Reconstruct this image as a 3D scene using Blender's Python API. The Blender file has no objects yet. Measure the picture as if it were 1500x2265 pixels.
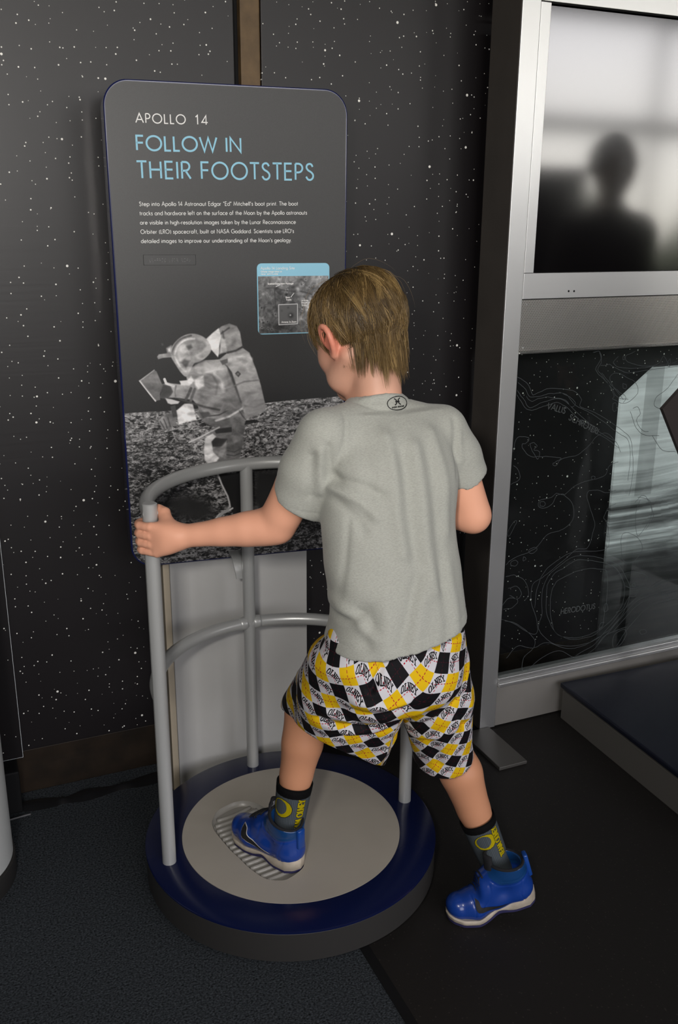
import bpy, bmesh, math, random
import numpy as np
from mathutils import Vector, Matrix
from mathutils.bvhtree import BVHTree

# ------------------------------------------------------------------ camera, sky, lights, exposure
S = bpy.context.scene
cam_d = bpy.data.cameras.new('camera'); cam = bpy.data.objects.new('camera', cam_d)
S.collection.objects.link(cam); S.camera = cam
cam_d.sensor_fit = 'AUTO'; cam_d.sensor_width = 36.0
cam_d.lens = 2057.0 / 2265.0 * 36.0
cam_d.clip_start = 0.05
cam.matrix_world = Matrix(((0.916082,0.113485,-0.384596,0.0),(-0.400924,0.276596,-0.873358,0.0),(0.007265,0.954262,0.298883,1.45),(0,0,0,1)))
S.view_settings.view_transform = 'Standard'; S.view_settings.look = 'None'
S.view_settings.gamma = 1.0; S.view_settings.use_curve_mapping = False
S.view_settings.exposure = 0.0
S.cycles.max_bounces = 6; S.cycles.diffuse_bounces = 3; S.cycles.glossy_bounces = 4
S.cycles.transparent_max_bounces = 12; S.cycles.caustics_reflective = False
S.cycles.sample_clamp_indirect = 6.0
S.cycles.use_denoising = True

SKY = 7.0
w = bpy.data.worlds.new('sky'); S.world = w; w.use_nodes = True
nt = w.node_tree; bg = nt.nodes['Background']
tc = nt.nodes.new('ShaderNodeTexCoord'); sep = nt.nodes.new('ShaderNodeSeparateXYZ')
nt.links.new(tc.outputs['Generated'], sep.inputs[0])
cr = nt.nodes.new('ShaderNodeValToRGB'); nt.links.new(sep.outputs['Z'], cr.inputs[0])
cr.color_ramp.elements[0].position = 0.0; cr.color_ramp.elements[0].color = (1.0, 0.96, 0.86, 1)
cr.color_ramp.elements[1].position = 0.25; cr.color_ramp.elements[1].color = (0.93, 0.92, 0.98, 1)
nt.links.new(cr.outputs[0], bg.inputs[0]); bg.inputs[1].default_value = SKY

def area(name, loc, rot, sx, sy, power, color=(1, 1, 1), portal=False):
    l = bpy.data.lights.new(name, 'AREA'); l.shape = 'RECTANGLE'; l.size = sx; l.size_y = sy
    l.energy = power; l.color = color
    o = bpy.data.objects.new(name, l); S.collection.objects.link(o)
    o.location = loc; o.rotation_euler = rot
    if portal: l.cycles.is_portal = True
    return o
WY = -4.0                                   # the window wall behind the camera
WINS = [(-1.6, 3.9), (5.2, 9.3)]
for a, b in WINS:
    area('window_portal', ((a+b)/2, WY+0.02, 2.15), (math.radians(90), 0, 0), b-a, 2.5, 1, portal=True)
area('added_lamp_light', (0.35, -1.1, 3.0), (math.radians(38), 0, math.radians(-8)), 0.5, 0.25, 8, (1.0, 0.93, 0.84))  # unseen lamp, added for crisper shadows and hair highlights
fl = area('camera_flash', (-0.27, -0.10, 1.66), (math.radians(90), 0, math.radians(-27)), 0.16, 0.12, 12.5, (1.0, 0.96, 0.91))
fl.data.spread = math.radians(125)

# ------------------------------------------------------------------ helpers
BASE = {}
def base_of(p): return BASE.get(p.name, np.zeros(3)) if p is not None else np.zeros(3)
def thing(name, label, cat, loc=(0, 0, 0), group=None):
    o = bpy.data.objects.new(name, None); S.collection.objects.link(o)
    o.location = loc; o.empty_display_size = 0.05
    BASE[o.name] = np.array(loc, float)
    o['label'] = label; o['category'] = cat
    if group: o['group'] = group
    return o
def mesh_from(name, V, F):
    me = bpy.data.meshes.new(name)
    V = np.asarray(V, np.float32)
    if isinstance(F, np.ndarray):
        k = F.shape[1]; n = len(F)
        me.vertices.add(len(V)); me.vertices.foreach_set('co', V.ravel())
        me.loops.add(n*k); me.loops.foreach_set('vertex_index', F.astype(np.int32).ravel())
        me.polygons.add(n); me.polygons.foreach_set('loop_start', np.arange(0, n*k, k, dtype=np.int32))
        me.update(calc_edges=True); me.validate()
    else:
        me.from_pydata(V.tolist(), [], [tuple(f) for f in F]); me.update()
    return me
def put(name, V, F, m, parent=None, smooth=False, kind=None, label=None, cat=None, group=None, angle=None):
    """one mesh object; V in world coordinates"""
    V = np.asarray(V, float) - base_of(parent)
    me = mesh_from(name, V, F)
    if smooth: me.polygons.foreach_set('use_smooth', np.ones(len(me.polygons), bool))
    if angle is not None: me.set_sharp_from_angle(angle=math.radians(angle))
    if m is not None: me.materials.append(m)
    o = bpy.data.objects.new(name, me); S.collection.objects.link(o)
    if parent is not None: o.parent = parent
    BASE[o.name] = base_of(parent)
    if kind: o['kind'] = kind
    if label: o['label'] = label
    if cat: o['category'] = cat
    if group: o['group'] = group
    return o
def bm_put(name, bm, m, parent=None, **kw):
    bm.normal_update(); bm.verts.index_update()
    V = [v.co[:] for v in bm.verts]; F = [[v.index for v in f.verts] for f in bm.faces]
    bm.free()
    return put(name, V, F, m, parent, **kw)
def box(x0, x1, y0, y1, z0, z1, bev=0.0, bm=None, rot=None):
    """bevelled box added to bm"""
    bm = bm or bmesh.new()
    r = bmesh.ops.create_cube(bm, size=1.0)
    vs = r['verts']
    c = Vector(((x0+x1)/2, (y0+y1)/2, (z0+z1)/2)); d = Vector((x1-x0, y1-y0, z1-z0))
    for v in vs: v.co = Vector((v.co.x*d.x, v.co.y*d.y, v.co.z*d.z))
    if bev > 0:
        es = list({e for v in vs for e in v.link_edges})
        rr = bmesh.ops.bevel(bm, geom=es, offset=bev, segments=2, profile=0.5, affect='EDGES')
        vs = list({v for f in rr['faces'] for v in f.verts} | {v for v in vs if v.is_valid})
    for v in vs:
        if rot is not None: v.co = rot @ v.co
        v.co += c
    return bm
def tube(path, r, n=14, caps=True, closed=False):
    """V,F of a round tube along path; r scalar or list"""
    P = np.asarray(path, float); N = len(P)
    rr = np.full(N, r) if np.isscalar(r) else np.asarray(r, float)
    V = []; F = []
    T = np.gradient(P, axis=0) if not closed else (np.roll(P, -1, 0)-np.roll(P, 1, 0))
    T /= np.linalg.norm(T, axis=1)[:, None] + 1e-12
    ref = np.array([0, 0, 1.0])
    if abs(T[0] @ ref) > .9: ref = np.array([0, 1.0, 0])
    u = np.cross(T[0], ref); u /= np.linalg.norm(u)
    for i in range(N):
        u = u - T[i]*(u @ T[i]); u /= np.linalg.norm(u)+1e-12
        v = np.cross(T[i], u)
        for k in range(n):
            a = 2*math.pi*k/n
            V.append(P[i] + rr[i]*(math.cos(a)*u + math.sin(a)*v))
    M = N if closed else N-1
    for i in range(M):
        j = (i+1) % N
        for k in range(n):
            k2 = (k+1) % n
            F.append((i*n+k, i*n+k2, j*n+k2, j*n+k))
    if caps and not closed:
        F.append(tuple(range(n-1, -1, -1))); F.append(tuple(range((N-1)*n, N*n)))
    return V, F
def join(parts):
    V = []; F = []
    for v, f in parts:
        o = len(V); V += [tuple(p) for p in v]; F += [tuple(i+o for i in q) for q in f]
    return V, F
def lathe(prof, cx, cy, n=96, cap_top=False, cap_bot=False):
    V = []; F = []
    for r, z in prof:
        for k in range(n):
            a = 2*math.pi*k/n; V.append((cx+r*math.cos(a), cy+r*math.sin(a), z))
    for i in range(len(prof)-1):
        for k in range(n):
            k2 = (k+1) % n
            F.append((i*n+k, i*n+k2, (i+1)*n+k2, (i+1)*n+k))
    if cap_bot: F.append(tuple(range(n-1, -1, -1)))
    if cap_top: F.append(tuple(range((len(prof)-1)*n, len(prof)*n)))
    return V, F
def catmull(pts, n=6, closed=False):
    P = np.asarray(pts, float); N = len(P); out = []
    rng = range(N) if closed else range(N-1)
    for i in rng:
        p0 = P[(i-1) % N] if closed or i > 0 else 2*P[0]-P[1]
        p1 = P[i]; p2 = P[(i+1) % N]
        p3 = P[(i+2) % N] if closed or i+2 < N else 2*P[-1]-P[-2]
        for k in range(n):
            t = k/n
            out.append(0.5*((2*p1)+(-p0+p2)*t+(2*p0-5*p1+4*p2-p3)*t*t+(-p0+3*p1-3*p2+p3)*t**3))
    if not closed: out.append(P[-1])
    return np.array(out)

# ------------------------------------------------------------------ materials
def mat(name, col, rough=0.5, metal=0.0, spec=0.5, bump=0.0, bscale=200.0, bstretch=(1, 1, 1), var=0.0, vscale=8.0, coat=0.0, aniso=0.0, sheen=0.0, sss=0.0, emis=None):
    m = bpy.data.materials.new(name); m.use_nodes = True
    nt = m.node_tree; b = nt.nodes['Principled BSDF']
    c = (*col, 1)
    b.inputs['Base Color'].default_value = c; b.inputs['Roughness'].default_value = rough
    b.inputs['Metallic'].default_value = metal; b.inputs['Specular IOR Level'].default_value = spec
    b.inputs['Coat Weight'].default_value = coat; b.inputs['Coat Roughness'].default_value = 0.08
    b.inputs['Anisotropic'].default_value = aniso
    b.inputs['Sheen Weight'].default_value = sheen
    if sss: 
        b.inputs['Subsurface Weight'].default_value = sss
        b.inputs['Subsurface Radius'].default_value = (0.012, 0.005, 0.003); b.inputs['Subsurface Scale'].default_value = 1.0
    L = nt.links.new; N = nt.nodes.new
    tcn = N('ShaderNodeTexCoord')
    if var:
        nz = N('ShaderNodeTexNoise'); nz.inputs['Scale'].default_value = vscale; nz.inputs['Detail'].default_value = 6
        L(tcn.outputs['Object'], nz.inputs['Vector'])
        mp = N('ShaderNodeMapRange'); mp.inputs[1].default_value = .3; mp.inputs[2].default_value = .7
        mp.inputs[3].default_value = 1-var; mp.inputs[4].default_value = 1+var
        L(nz.outputs['Fac'], mp.inputs[0])
        mx = N('ShaderNodeVectorMath'); mx.operation = 'SCALE'; mx.inputs[0].default_value = col
        L(mp.outputs[0], mx.inputs['Scale']); L(mx.outputs[0], b.inputs['Base Color'])
    if bump:
        mpp = N('ShaderNodeMapping'); mpp.inputs['Scale'].default_value = bstretch
        L(tcn.outputs['Object'], mpp.inputs[0])
        nz = N('ShaderNodeTexNoise'); nz.inputs['Scale'].default_value = bscale; nz.inputs['Detail'].default_value = 3
        L(mpp.outputs[0], nz.inputs['Vector'])
        bp = N('ShaderNodeBump'); bp.inputs['Strength'].default_value = bump; bp.inputs['Distance'].default_value = 0.002
        L(nz.outputs['Fac'], bp.inputs['Height']); L(bp.outputs[0], b.inputs['Normal'])
    return m
def bsdf(m): return m.node_tree.nodes['Principled BSDF']
def image_of(name, arr, nearest=False):
    """an in-memory picture computed by this script; arr HxWx3 sRGB 0..1, row 0 at the bottom"""
    h, w_ = arr.shape[:2]
    im = bpy.data.images.new(name, w_, h)
    a = np.ones((h, w_, 4), np.float32); a[..., :3] = np.clip(arr, 0, 1)
    im.pixels.foreach_set(a.ravel()); im.update(); im.pack()
    return im
def image_mat(name, arr, rough=0.5, spec=0.5, gain=1.0, bump=0.0, bscale=300, coat=0.0, extra=None):
    m = mat(name, (1, 1, 1), rough, 0, spec, bump=bump, bscale=bscale, coat=coat)
    nt = m.node_tree; L = nt.links.new; N = nt.nodes.new
    t = N('ShaderNodeTexImage'); t.image = image_of(name, arr); t.interpolation = 'Linear'
    uv = N('ShaderNodeUVMap'); uv.uv_map = 'uv'
    L(uv.outputs[0], t.inputs[0])
    s = N('ShaderNodeVectorMath'); s.operation = 'SCALE'; s.inputs['Scale'].default_value = gain
    L(t.outputs[0], s.inputs[0]); L(s.outputs[0], bsdf(m).inputs['Base Color'])
    return m
def set_uv(o, uv):
    """uv per vertex"""
    me = o.data; lay = me.uv_layers.new(name='uv')
    idx = np.empty(len(me.loops), np.int32); me.loops.foreach_get('vertex_index', idx)
    lay.data.foreach_set('uv', np.asarray(uv, np.float32)[idx].ravel())
def set_uv_loops(o, uvl):
    lay = o.data.uv_layers.new(name='uv'); lay.data.foreach_set('uv', np.asarray(uvl, np.float32).ravel())
def set_col(o, col, name='tint'):
    a = o.data.color_attributes.new(name, 'FLOAT_COLOR', 'POINT')
    c = np.ones((len(o.data.vertices), 4), np.float32); c[:, :3] = col
    a.data.foreach_set('color', c.ravel())
def col_attr(m, name='tint'):
    n = m.node_tree.nodes.new('ShaderNodeAttribute'); n.attribute_name = name
    return n

# ------------------------------------------------------------------ stroke lettering (single line glyphs)
def arc(cx, cy, rx, ry, a0, a1, n=12):
    return [(cx+rx*math.cos(math.radians(a0+(a1-a0)*i/n)), cy+ry*math.sin(math.radians(a0+(a1-a0)*i/n))) for i in range(n+1)]
def ln(*p): return [(p[i], p[i+1]) for i in range(0, len(p), 2)]
O_ = lambda cx=.31: arc(cx, .31, .28, .30, 0, 360, 18)
GL = {
 'A': (.80, [ln(.02,0,.40,1,.78,0), ln(.15,.34,.65,.34)]), 'B': (.55, [ln(.06,0,.06,1,.25,1)+arc(.25,.76,.22,.24,90,-90,8)+ln(.06,.52), ln(.06,.52,.28,.52)+arc(.28,.26,.24,.26,90,-90,8)+ln(.06,0)]),
 'C': (.84, [arc(.5,.5,.46,.5,48,312,18)]), 'D': (.78, [ln(.06,0,.06,1,.26,1)+arc(.26,.5,.46,.5,90,-90,14)+ln(.06,0)]),
 'E': (.52, [ln(.48,1,.06,1,.06,0,.48,0), ln(.06,.53,.46,.53)]), 'F': (.50, [ln(.48,1,.06,1,.06,0), ln(.06,.52,.45,.52)]),
 'G': (.95, [arc(.5,.5,.46,.5,50,360,18)+ln(.55,.5)]), 'H': (.74, [ln(.06,0,.06,1), ln(.66,0,.66,1), ln(.06,.52,.66,.52)]),
 'I': (.16, [ln(.08,0,.08,1)]), 'L': (.44, [ln(.06,1,.06,0,.42,0)]),
 'M': (.96, [ln(.04,0,.16,1,.48,.12,.80,1,.92,0)]), 'N': (.80, [ln(.06,0,.06,1,.72,0,.72,1)]),
 'O': (1.02, [arc(.51,.5,.46,.5,0,360,28)]), 'P': (.54, [ln(.06,0,.06,1), ln(.06,1,.24,1)+arc(.24,.73,.25,.27,90,-90,10)+ln(.06,.46)]),
 'R': (.58, [ln(.06,0,.06,1), ln(.06,1,.26,1)+arc(.26,.74,.24,.26,90,-90,10)+ln(.06,.48), ln(.26,.48,.55,0)]),
 'S': (.56, [catmull([(.46,.82),(.38,.96),(.26,1.0),(.12,.93),(.08,.76),(.18,.60),(.36,.48),(.48,.32),(.46,.12),(.32,0),(.16,.03),(.05,.2)],4).tolist()]),
 'T': (.56, [ln(.0,1,.56,1), ln(.28,1,.28,0)]), 'U': (.70, [ln(.06,1,.06,.3)+arc(.34,.3,.28,.3,180,360,10)+ln(.62,1)]),
 'V': (.74, [ln(.02,1,.37,0,.72,1)]), 'W': (1.12, [ln(.02,1,.30,0,.56,.96,.82,0,1.10,1)]), 'X': (.66, [ln(.03,0,.62,1), ln(.03,1,.62,0)]),
 'Y': (.66, [ln(.02,1,.33,.5,.64,1), ln(.33,.5,.33,0)]), 'Z': (.62, [ln(.05,1,.57,1,.03,0,.59,0)]),
 '1': (.34, [ln(.04,.80,.22,1,.22,0)]), '4': (.62, [ln(.60,.24,.04,.24,.44,1,.44,0)]),
 '3': (.52, [arc(.24,.76,.19,.23,150,-90,9), arc(.24,.27,.23,.27,90,-150,9)]),
 'a': (.66, [O_(), ln(.60,.62,.60,0)]), 'b': (.66, [O_(.35), ln(.06,1,.06,0)]), 'c': (.56, [arc(.33,.31,.28,.30,50,310,14)]),
 'd': (.66, [O_(), ln(.60,1,.60,0)]), 'e': (.64, [ln(.04,.32,.60,.32)+arc(.32,.31,.28,.30,2,318,15)]),
 'f': (.34, [ln(.12,0,.12,.82)+arc(.28,.82,.16,.18,180,80,5), ln(0,.6,.30,.6)]),
 'g': (.66, [O_(), ln(.60,.62,.60,-.10)+arc(.32,-.10,.28,.20,0,-160,8)]), 'h': (.56, [ln(.06,1,.06,0), ln(.06,.36)+arc(.27,.36,.21,.25,180,0,8)+ln(.48,0)]),
 'i': (.16, [ln(.08,.62,.08,0), ln(.08,.84,.08,.90)]), 'k': (.50, [ln(.06,1,.06,0), ln(.42,.62,.06,.28), ln(.17,.38,.47,0)]), 'l': (.16, [ln(.08,1,.08,0)]),
 'm': (.86, [ln(.06,.62,.06,0), ln(.06,.38)+arc(.24,.40,.18,.21,180,0,7)+ln(.42,0), ln(.42,.38)+arc(.60,.40,.18,.21,180,0,7)+ln(.78,0)]),
 'n': (.56, [ln(.06,.62,.06,0), ln(.06,.36)+arc(.27,.37,.21,.24,180,0,8)+ln(.48,0)]), 'o': (.62, [O_()]), 'p': (.66, [O_(.35), ln(.06,.62,.06,-.34)]),
 'r': (.36, [ln(.06,.62,.06,0), ln(.06,.38)+arc(.25,.38,.19,.23,180,70,5)]),
 's': (.40, [catmull([(.33,.50),(.24,.61),(.12,.58),(.08,.46),(.20,.34),(.32,.22),(.28,.05),(.16,0),(.04,.10)],3).tolist()]),
 't': (.30, [ln(.14,.86,.14,0), ln(0,.60,.28,.60)]), 'u': (.56, [ln(.06,.62,.06,.24)+arc(.27,.24,.21,.24,180,360,8)+ln(.48,.62), ln(.48,.24,.48,0)]),
 'v': (.50, [ln(.02,.62,.25,0,.48,.62)]), 'w': (.80, [ln(.02,.62,.21,0,.40,.60,.59,0,.78,.62)]), 'x': (.50, [ln(.03,.62,.47,0), ln(.47,.62,.03,0)]),
 'y': (.50, [ln(.02,.62,.25,.02), ln(.48,.62,.13,-.34)]), '.': (.18, [ln(.08,.0,.08,.06)]), ',': (.18, [ln(.10,.06,.04,-.14)]), '-': (.34, [ln(.03,.30,.31,.30)]),
 '(': (.28, [arc(.40,.40,.34,.62,130,230,7)]), ')': (.28, [arc(-.12,.40,.34,.62,50,-50,7)]), '\u201c': (.30, [ln(.10,.72,.05,.98), ln(.22,.72,.17,.98)]), '\u201d': (.30, [ln(.05,.72,.10,.98), ln(.17,.72,.22,.98)]),
 '\u2019': (.16, [ln(.04,.72,.10,.98)]), ' ': (.30, []),
}
GL['\u00d6'] = (GL['O'][0], GL['O'][1] + [ln(.36,1.14,.36,1.22), ln(.66,1.14,.66,1.22)])
def text_strokes(s, track=.06):
    out = []; x = 0
    for ch in s:
        wd, st = GL[ch]
        for pl in st: out.append([(x+px, py) for px, py in pl])
        x += wd + track
    return out, x - track
def fit_text(s, x0, y0, x1, cap, track=.06, ang=0.0):
    """strokes placed with the baseline from (x0,y0), cap height cap, squeezed to end at x1"""
    st, wd = text_strokes(s, track)
    sx = (x1-x0)/wd if x1 is not None else cap
    ca, sa = math.cos(ang), math.sin(ang)
    return [[(x0+ca*px*sx-sa*py*cap, y0+sa*px*sx+ca*py*cap) for px, py in pl] for pl in st]
def ribbon(pl, w2):
    P = np.asarray(pl, float)
    keep = np.concatenate([[True], np.linalg.norm(np.diff(P, axis=0), axis=1) > 1e-7]); P = P[keep]
    closed = len(P) > 3 and np.linalg.norm(P[0]-P[-1]) < 1e-9
    if closed: P = P[:-1]
    N = len(P)
    if closed: T1 = P-np.roll(P, 1, 0); T2 = np.roll(P, -1, 0)-P
    else:
        d = np.diff(P, axis=0); T1 = np.vstack([d[:1], d]); T2 = np.vstack([d, d[-1:]])
    T1 = T1/(np.linalg.norm(T1, axis=1)[:, None]+1e-12); T2 = T2/(np.linalg.norm(T2, axis=1)[:, None]+1e-12)
    n1 = np.stack([-T1[:, 1], T1[:, 0]], 1); n2 = np.stack([-T2[:, 1], T2[:, 0]], 1)
    n = n1+n2; nl = np.linalg.norm(n, axis=1)[:, None]; n = n/np.maximum(nl, 1e-6)
    sc = 1/np.maximum((n*n1).sum(1), .42)
    n = n*sc[:, None]*w2
    V = np.vstack([P+n, P-n]); F = []
    M = N if closed else N-1
    for i in range(M):
        j = (i+1) % N; F.append((i, N+i, N+j, j))
    return V, F
def ribbons(pls, w2):
    V = []; F = []
    for pl in pls:
        if len(pl) < 2: continue
        v, f = ribbon(pl, w2); o = len(V)
        V += v.tolist(); F += [tuple(i+o for i in q) for q in f]
    return V, F
# ------------------------------------------------------------------ raster painting (numpy)
def vnoise(h, w_, sx, sy, seed, octs=4, warp=1):
    rs = np.random.RandomState(seed); out = np.zeros((h, w_), np.float32); amp = 1; tot = 0
    for o in range(octs):
        gh, gw = max(2, int(h/sy*2**o)+2), max(2, int(w_/sx*2**o)+2)
        g = rs.rand(gh, gw).astype(np.float32)
        yy = np.linspace(0, gh-1.001, h); xx = np.linspace(0, gw-1.001, w_)
        y0 = yy.astype(int); x0 = xx.astype(int); fy = (yy-y0)[:, None]; fx = (xx-x0)[None]
        fy = fy*fy*(3-2*fy); fx = fx*fx*(3-2*fx)
        a = g[y0][:, x0]; b = g[y0][:, x0+1]; c = g[y0+1][:, x0]; d = g[y0+1][:, x0+1]
        out += amp*((a*(1-fx)+b*fx)*(1-fy)+(c*(1-fx)+d*fx)*fy); tot += amp; amp *= .55
    out /= tot
    if warp:
        a = vnoise(h, w_, sx*2.3, sx*2.3, seed+91, 2, 0)-.5; b = vnoise(h, w_, sx*2.1, sx*2.1, seed+57, 2, 0)-.5
        yy, xx = np.mgrid[0:h, 0:w_]
        out = out[np.clip(yy+b*sy*2.4, 0, h-1).astype(int), np.clip(xx+a*sx*2.4, 0, w_-1).astype(int)]
    return out
def poly_mask(h, w_, pts, ox, oy, sc, soft=1.0):
    """soft polygon mask; pts in metres, pixel=(p-o)*sc"""
    P = [((x-ox)*sc, (y-oy)*sc) for x, y in pts]
    xs = [p[0] for p in P]; ys = [p[1] for p in P]
    x0, x1 = int(max(0, min(xs)-3)), int(min(w_, max(xs)+4)); y0, y1 = int(max(0, min(ys)-3)), int(min(h, max(ys)+4))
    M = np.zeros((h, w_), np.float32)
    if x1 <= x0 or y1 <= y0: return M
    X, Y = np.meshgrid(np.arange(x0, x1)+.5, np.arange(y0, y1)+.5)
    ins = np.zeros(X.shape, bool); dist = np.full(X.shape, 1e9)
    n = len(P)
    for i in range(n):
        ax, ay = P[i]; bx, by = P[(i+1) % n]
        if ay != by:
            c = ((ay > Y) != (by > Y)) & (X < (bx-ax)*(Y-ay)/(by-ay)+ax); ins ^= c
        dx, dy = bx-ax, by-ay; l2 = dx*dx+dy*dy+1e-9
        t = np.clip(((X-ax)*dx+(Y-ay)*dy)/l2, 0, 1)
        dist = np.minimum(dist, np.hypot(X-ax-t*dx, Y-ay-t*dy))
    sd = np.where(ins, dist, -dist)
    M[y0:y1, x0:x1] = np.clip(sd/soft+.5, 0, 1)
    return M
def stroke_mask(h, w_, pls, w2, soft=1.0, wrap=False):
    """pls in pixels"""
    M = np.zeros((h, w_), np.float32)
    for pl in pls:
        for (ax, ay), (bx, by) in zip(pl[:-1], pl[1:]):
            x0, x1 = int(math.floor(min(ax, bx)-w2-2)), int(max(ax, bx)+w2+3); y0, y1 = int(math.floor(min(ay, by)-w2-2)), int(max(ay, by)+w2+3)
            if not wrap:
                x0 = max(0, x0); y0 = max(0, y0); x1 = min(w_, x1); y1 = min(h, y1)
            if x1 <= x0 or y1 <= y0: continue
            X, Y = np.meshgrid(np.arange(x0, x1)+.5, np.arange(y0, y1)+.5)
            dx, dy = bx-ax, by-ay; t = np.clip(((X-ax)*dx+(Y-ay)*dy)/(dx*dx+dy*dy+1e-9), 0, 1)
            d = np.hypot(X-ax-t*dx, Y-ay-t*dy)
            v = np.clip((w2-d)/soft+.5, 0, 1)
            if wrap:
                ii = np.arange(y0, y1) % h; jj = np.arange(x0, x1) % w_
                M[np.ix_(ii, jj)] = np.maximum(M[np.ix_(ii, jj)], v)
            else: M[y0:y1, x0:x1] = np.maximum(M[y0:y1, x0:x1], v)
    return M

# ------------------------------------------------------------------ signed distance modelling
class SDF:
    def __init__(s, lo, hi, h):
        s.lo = np.array(lo, float); s.h = h; s.n = np.ceil((np.array(hi)-s.lo)/h).astype(int)+1
        s.D = np.full(s.n, 1.0, np.float32)
        s.ax = [(s.lo[i]+h*np.arange(s.n[i])).astype(np.float32) for i in range(3)]
    def like(s):
        g = SDF.__new__(SDF); g.lo = s.lo; g.h = s.h; g.n = s.n; g.ax = s.ax; g.D = np.full(s.n, 1.0, np.float32); return g
    def sub(s, lo, hi):
        i0 = np.maximum(0, np.floor((np.array(lo)-s.lo)/s.h).astype(int)); i1 = np.minimum(s.n, np.ceil((np.array(hi)-s.lo)/s.h).astype(int)+1)
        sl = tuple(slice(a, max(a, b)) for a, b in zip(i0, i1))
        return sl, s.ax[0][sl[0]][:, None, None], s.ax[1][sl[1]][None, :, None], s.ax[2][sl[2]][None, None, :]
    def comb(s, sl, d, k, op):
        A = s.D[sl]
        if A.size == 0: return
        if op == 'sub': d = -d
        if k > 0:
            if op == 'add':
                hh = np.clip(.5+.5*(A-d)/k, 0, 1); R = A*(1-hh)+d*hh-k*hh*(1-hh)
            else:
                hh = np.clip(.5-.5*(A-d)/k, 0, 1); R = A*(1-hh)+d*hh+k*hh*(1-hh)
        else: R = np.minimum(A, d) if op == 'add' else np.maximum(A, d)
        s.D[sl] = R
    def cone(s, a, b, ra, rb, k=0.01, op='add', flat=None):
        """round cone; flat=(axis, factor) squeezes along a direction"""
        a = np.array(a, float); b = np.array(b, float); m = max(ra, rb)+k+3*s.h
        sl, X, Y, Z = s.sub(np.minimum(a, b)-m, np.maximum(a, b)+m)
        ba = b-a; l2 = ba@ba+1e-12
        t = np.clip(((X-a[0])*ba[0]+(Y-a[1])*ba[1]+(Z-a[2])*ba[2])/l2, 0, 1)
        dx, dy, dz = X-a[0]-t*ba[0], Y-a[1]-t*ba[1], Z-a[2]-t*ba[2]
        q = dx*dx+dy*dy+dz*dz
        if flat is not None:
            f, fac = flat; p = dx*f[0]+dy*f[1]+dz*f[2]; q = q+p*p*(fac*fac-1)
        s.comb(sl, np.sqrt(q)-(ra+t*(rb-ra)), k, op)
    def chain(s, pts, rs, k=0.01, **kw):
        for i in range(len(pts)-1): s.cone(pts[i], pts[i+1], rs[i], rs[i+1], k, **kw)
    def ell(s, c, r, R=None, k=0.01, op='add'):
        """ellipsoid; R columns are its axes"""
        c = np.array(c, float); R = np.eye(3) if R is None else np.array(R, float)
        m = max(r)+k+3*s.h
        sl, X, Y, Z = s.sub(c-m, c+m)
        dx, dy, dz = X-c[0], Y-c[1], Z-c[2]
        q = [(dx*R[0, i]+dy*R[1, i]+dz*R[2, i]) for i in range(3)]
        k0 = np.sqrt(sum((q[i]/r[i])**2 for i in range(3))); k1 = np.sqrt(sum((q[i]/r[i]**2)**2 for i in range(3)))+1e-9
        s.comb(sl, k0*(k0-1)/k1, k, op)
    def loft(s, st, k=0.01, op='add', p=2.2, yaw=0.0):
        """stations (cx,cy,z,a,b) with rising z"""
        st = np.array(sorted(st, key=lambda q: q[2])); m = st[:, 3].max()+k+3*s.h
        lo = (st[:, 0].min()-m, st[:, 1].min()-m, st[0, 2]); hi = (st[:, 0].max()+m, st[:, 1].max()+m, st[-1, 2])
        sl, X, Y, Z = s.sub(lo, hi); z = s.ax[2][sl[2]]
        fine = np.linspace(st[0, 2], st[-1, 2], 60)
        def it(j):
            v = np.interp(fine, st[:, 2], st[:, j]); 
            for _ in range(6): v[1:-1] = (v[:-2]+2*v[1:-1]+v[2:])/4
            return np.interp(z, fine, v)[None, None, :]
        cx, cy, a, b = it(0), it(1), it(3), it(4)
        c, sn = math.cos(yaw), math.sin(yaw)
        u = ((X-cx)*c+(Y-cy)*sn)/a; v = (-(X-cx)*sn+(Y-cy)*c)/b
        d = ((np.abs(u)**p+np.abs(v)**p)**(1/p)-1)*np.minimum(a, b)
        d = np.maximum(d, np.maximum(st[0, 2]-Z, Z-st[-1, 2]))
        s.comb(sl, d.astype(np.float32), k, op)
    def cut(s, p, n, k=0.0, lo=None, hi=None):
        """remove what lies beyond the plane (in the direction of n)"""
        n = np.array(n, float); n /= np.linalg.norm(n)
        sl, X, Y, Z = s.sub(s.lo if lo is None else lo, s.ax and [a[-1] for a in s.ax] if hi is None else hi)
        d = (X-p[0])*n[0]+(Y-p[1])*n[1]+(Z-p[2])*n[2]
        s.comb(sl, d.astype(np.float32), k, 'cut')
    def merge(s, o, k=0.0):
        """union with another field on the same grid"""
        s.comb(tuple(slice(0, n) for n in s.n), o.D, k, 'add')
    def mesh(s, smooth=2, lam=.5):
        D = s.D; B = D < 0; n0, n1, n2 = D.shape
        c = [B[dx:n0-1+dx, dy:n1-1+dy, dz:n2-1+dz] for dx in (0, 1) for dy in (0, 1) for dz in (0, 1)]
        an = c[0].copy(); al = c[0].copy()
        for q in c[1:]: an |= q; al &= q
        I = np.nonzero(an & ~al); N = len(I[0])
        off = [(dx, dy, dz) for dx in (0, 1) for dy in (0, 1) for dz in (0, 1)]
        vals = np.stack([D[I[0]+o[0], I[1]+o[1], I[2]+o[2]] for o in off], 1)
        acc = np.zeros((N, 3)); cnt = np.zeros(N)
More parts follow.
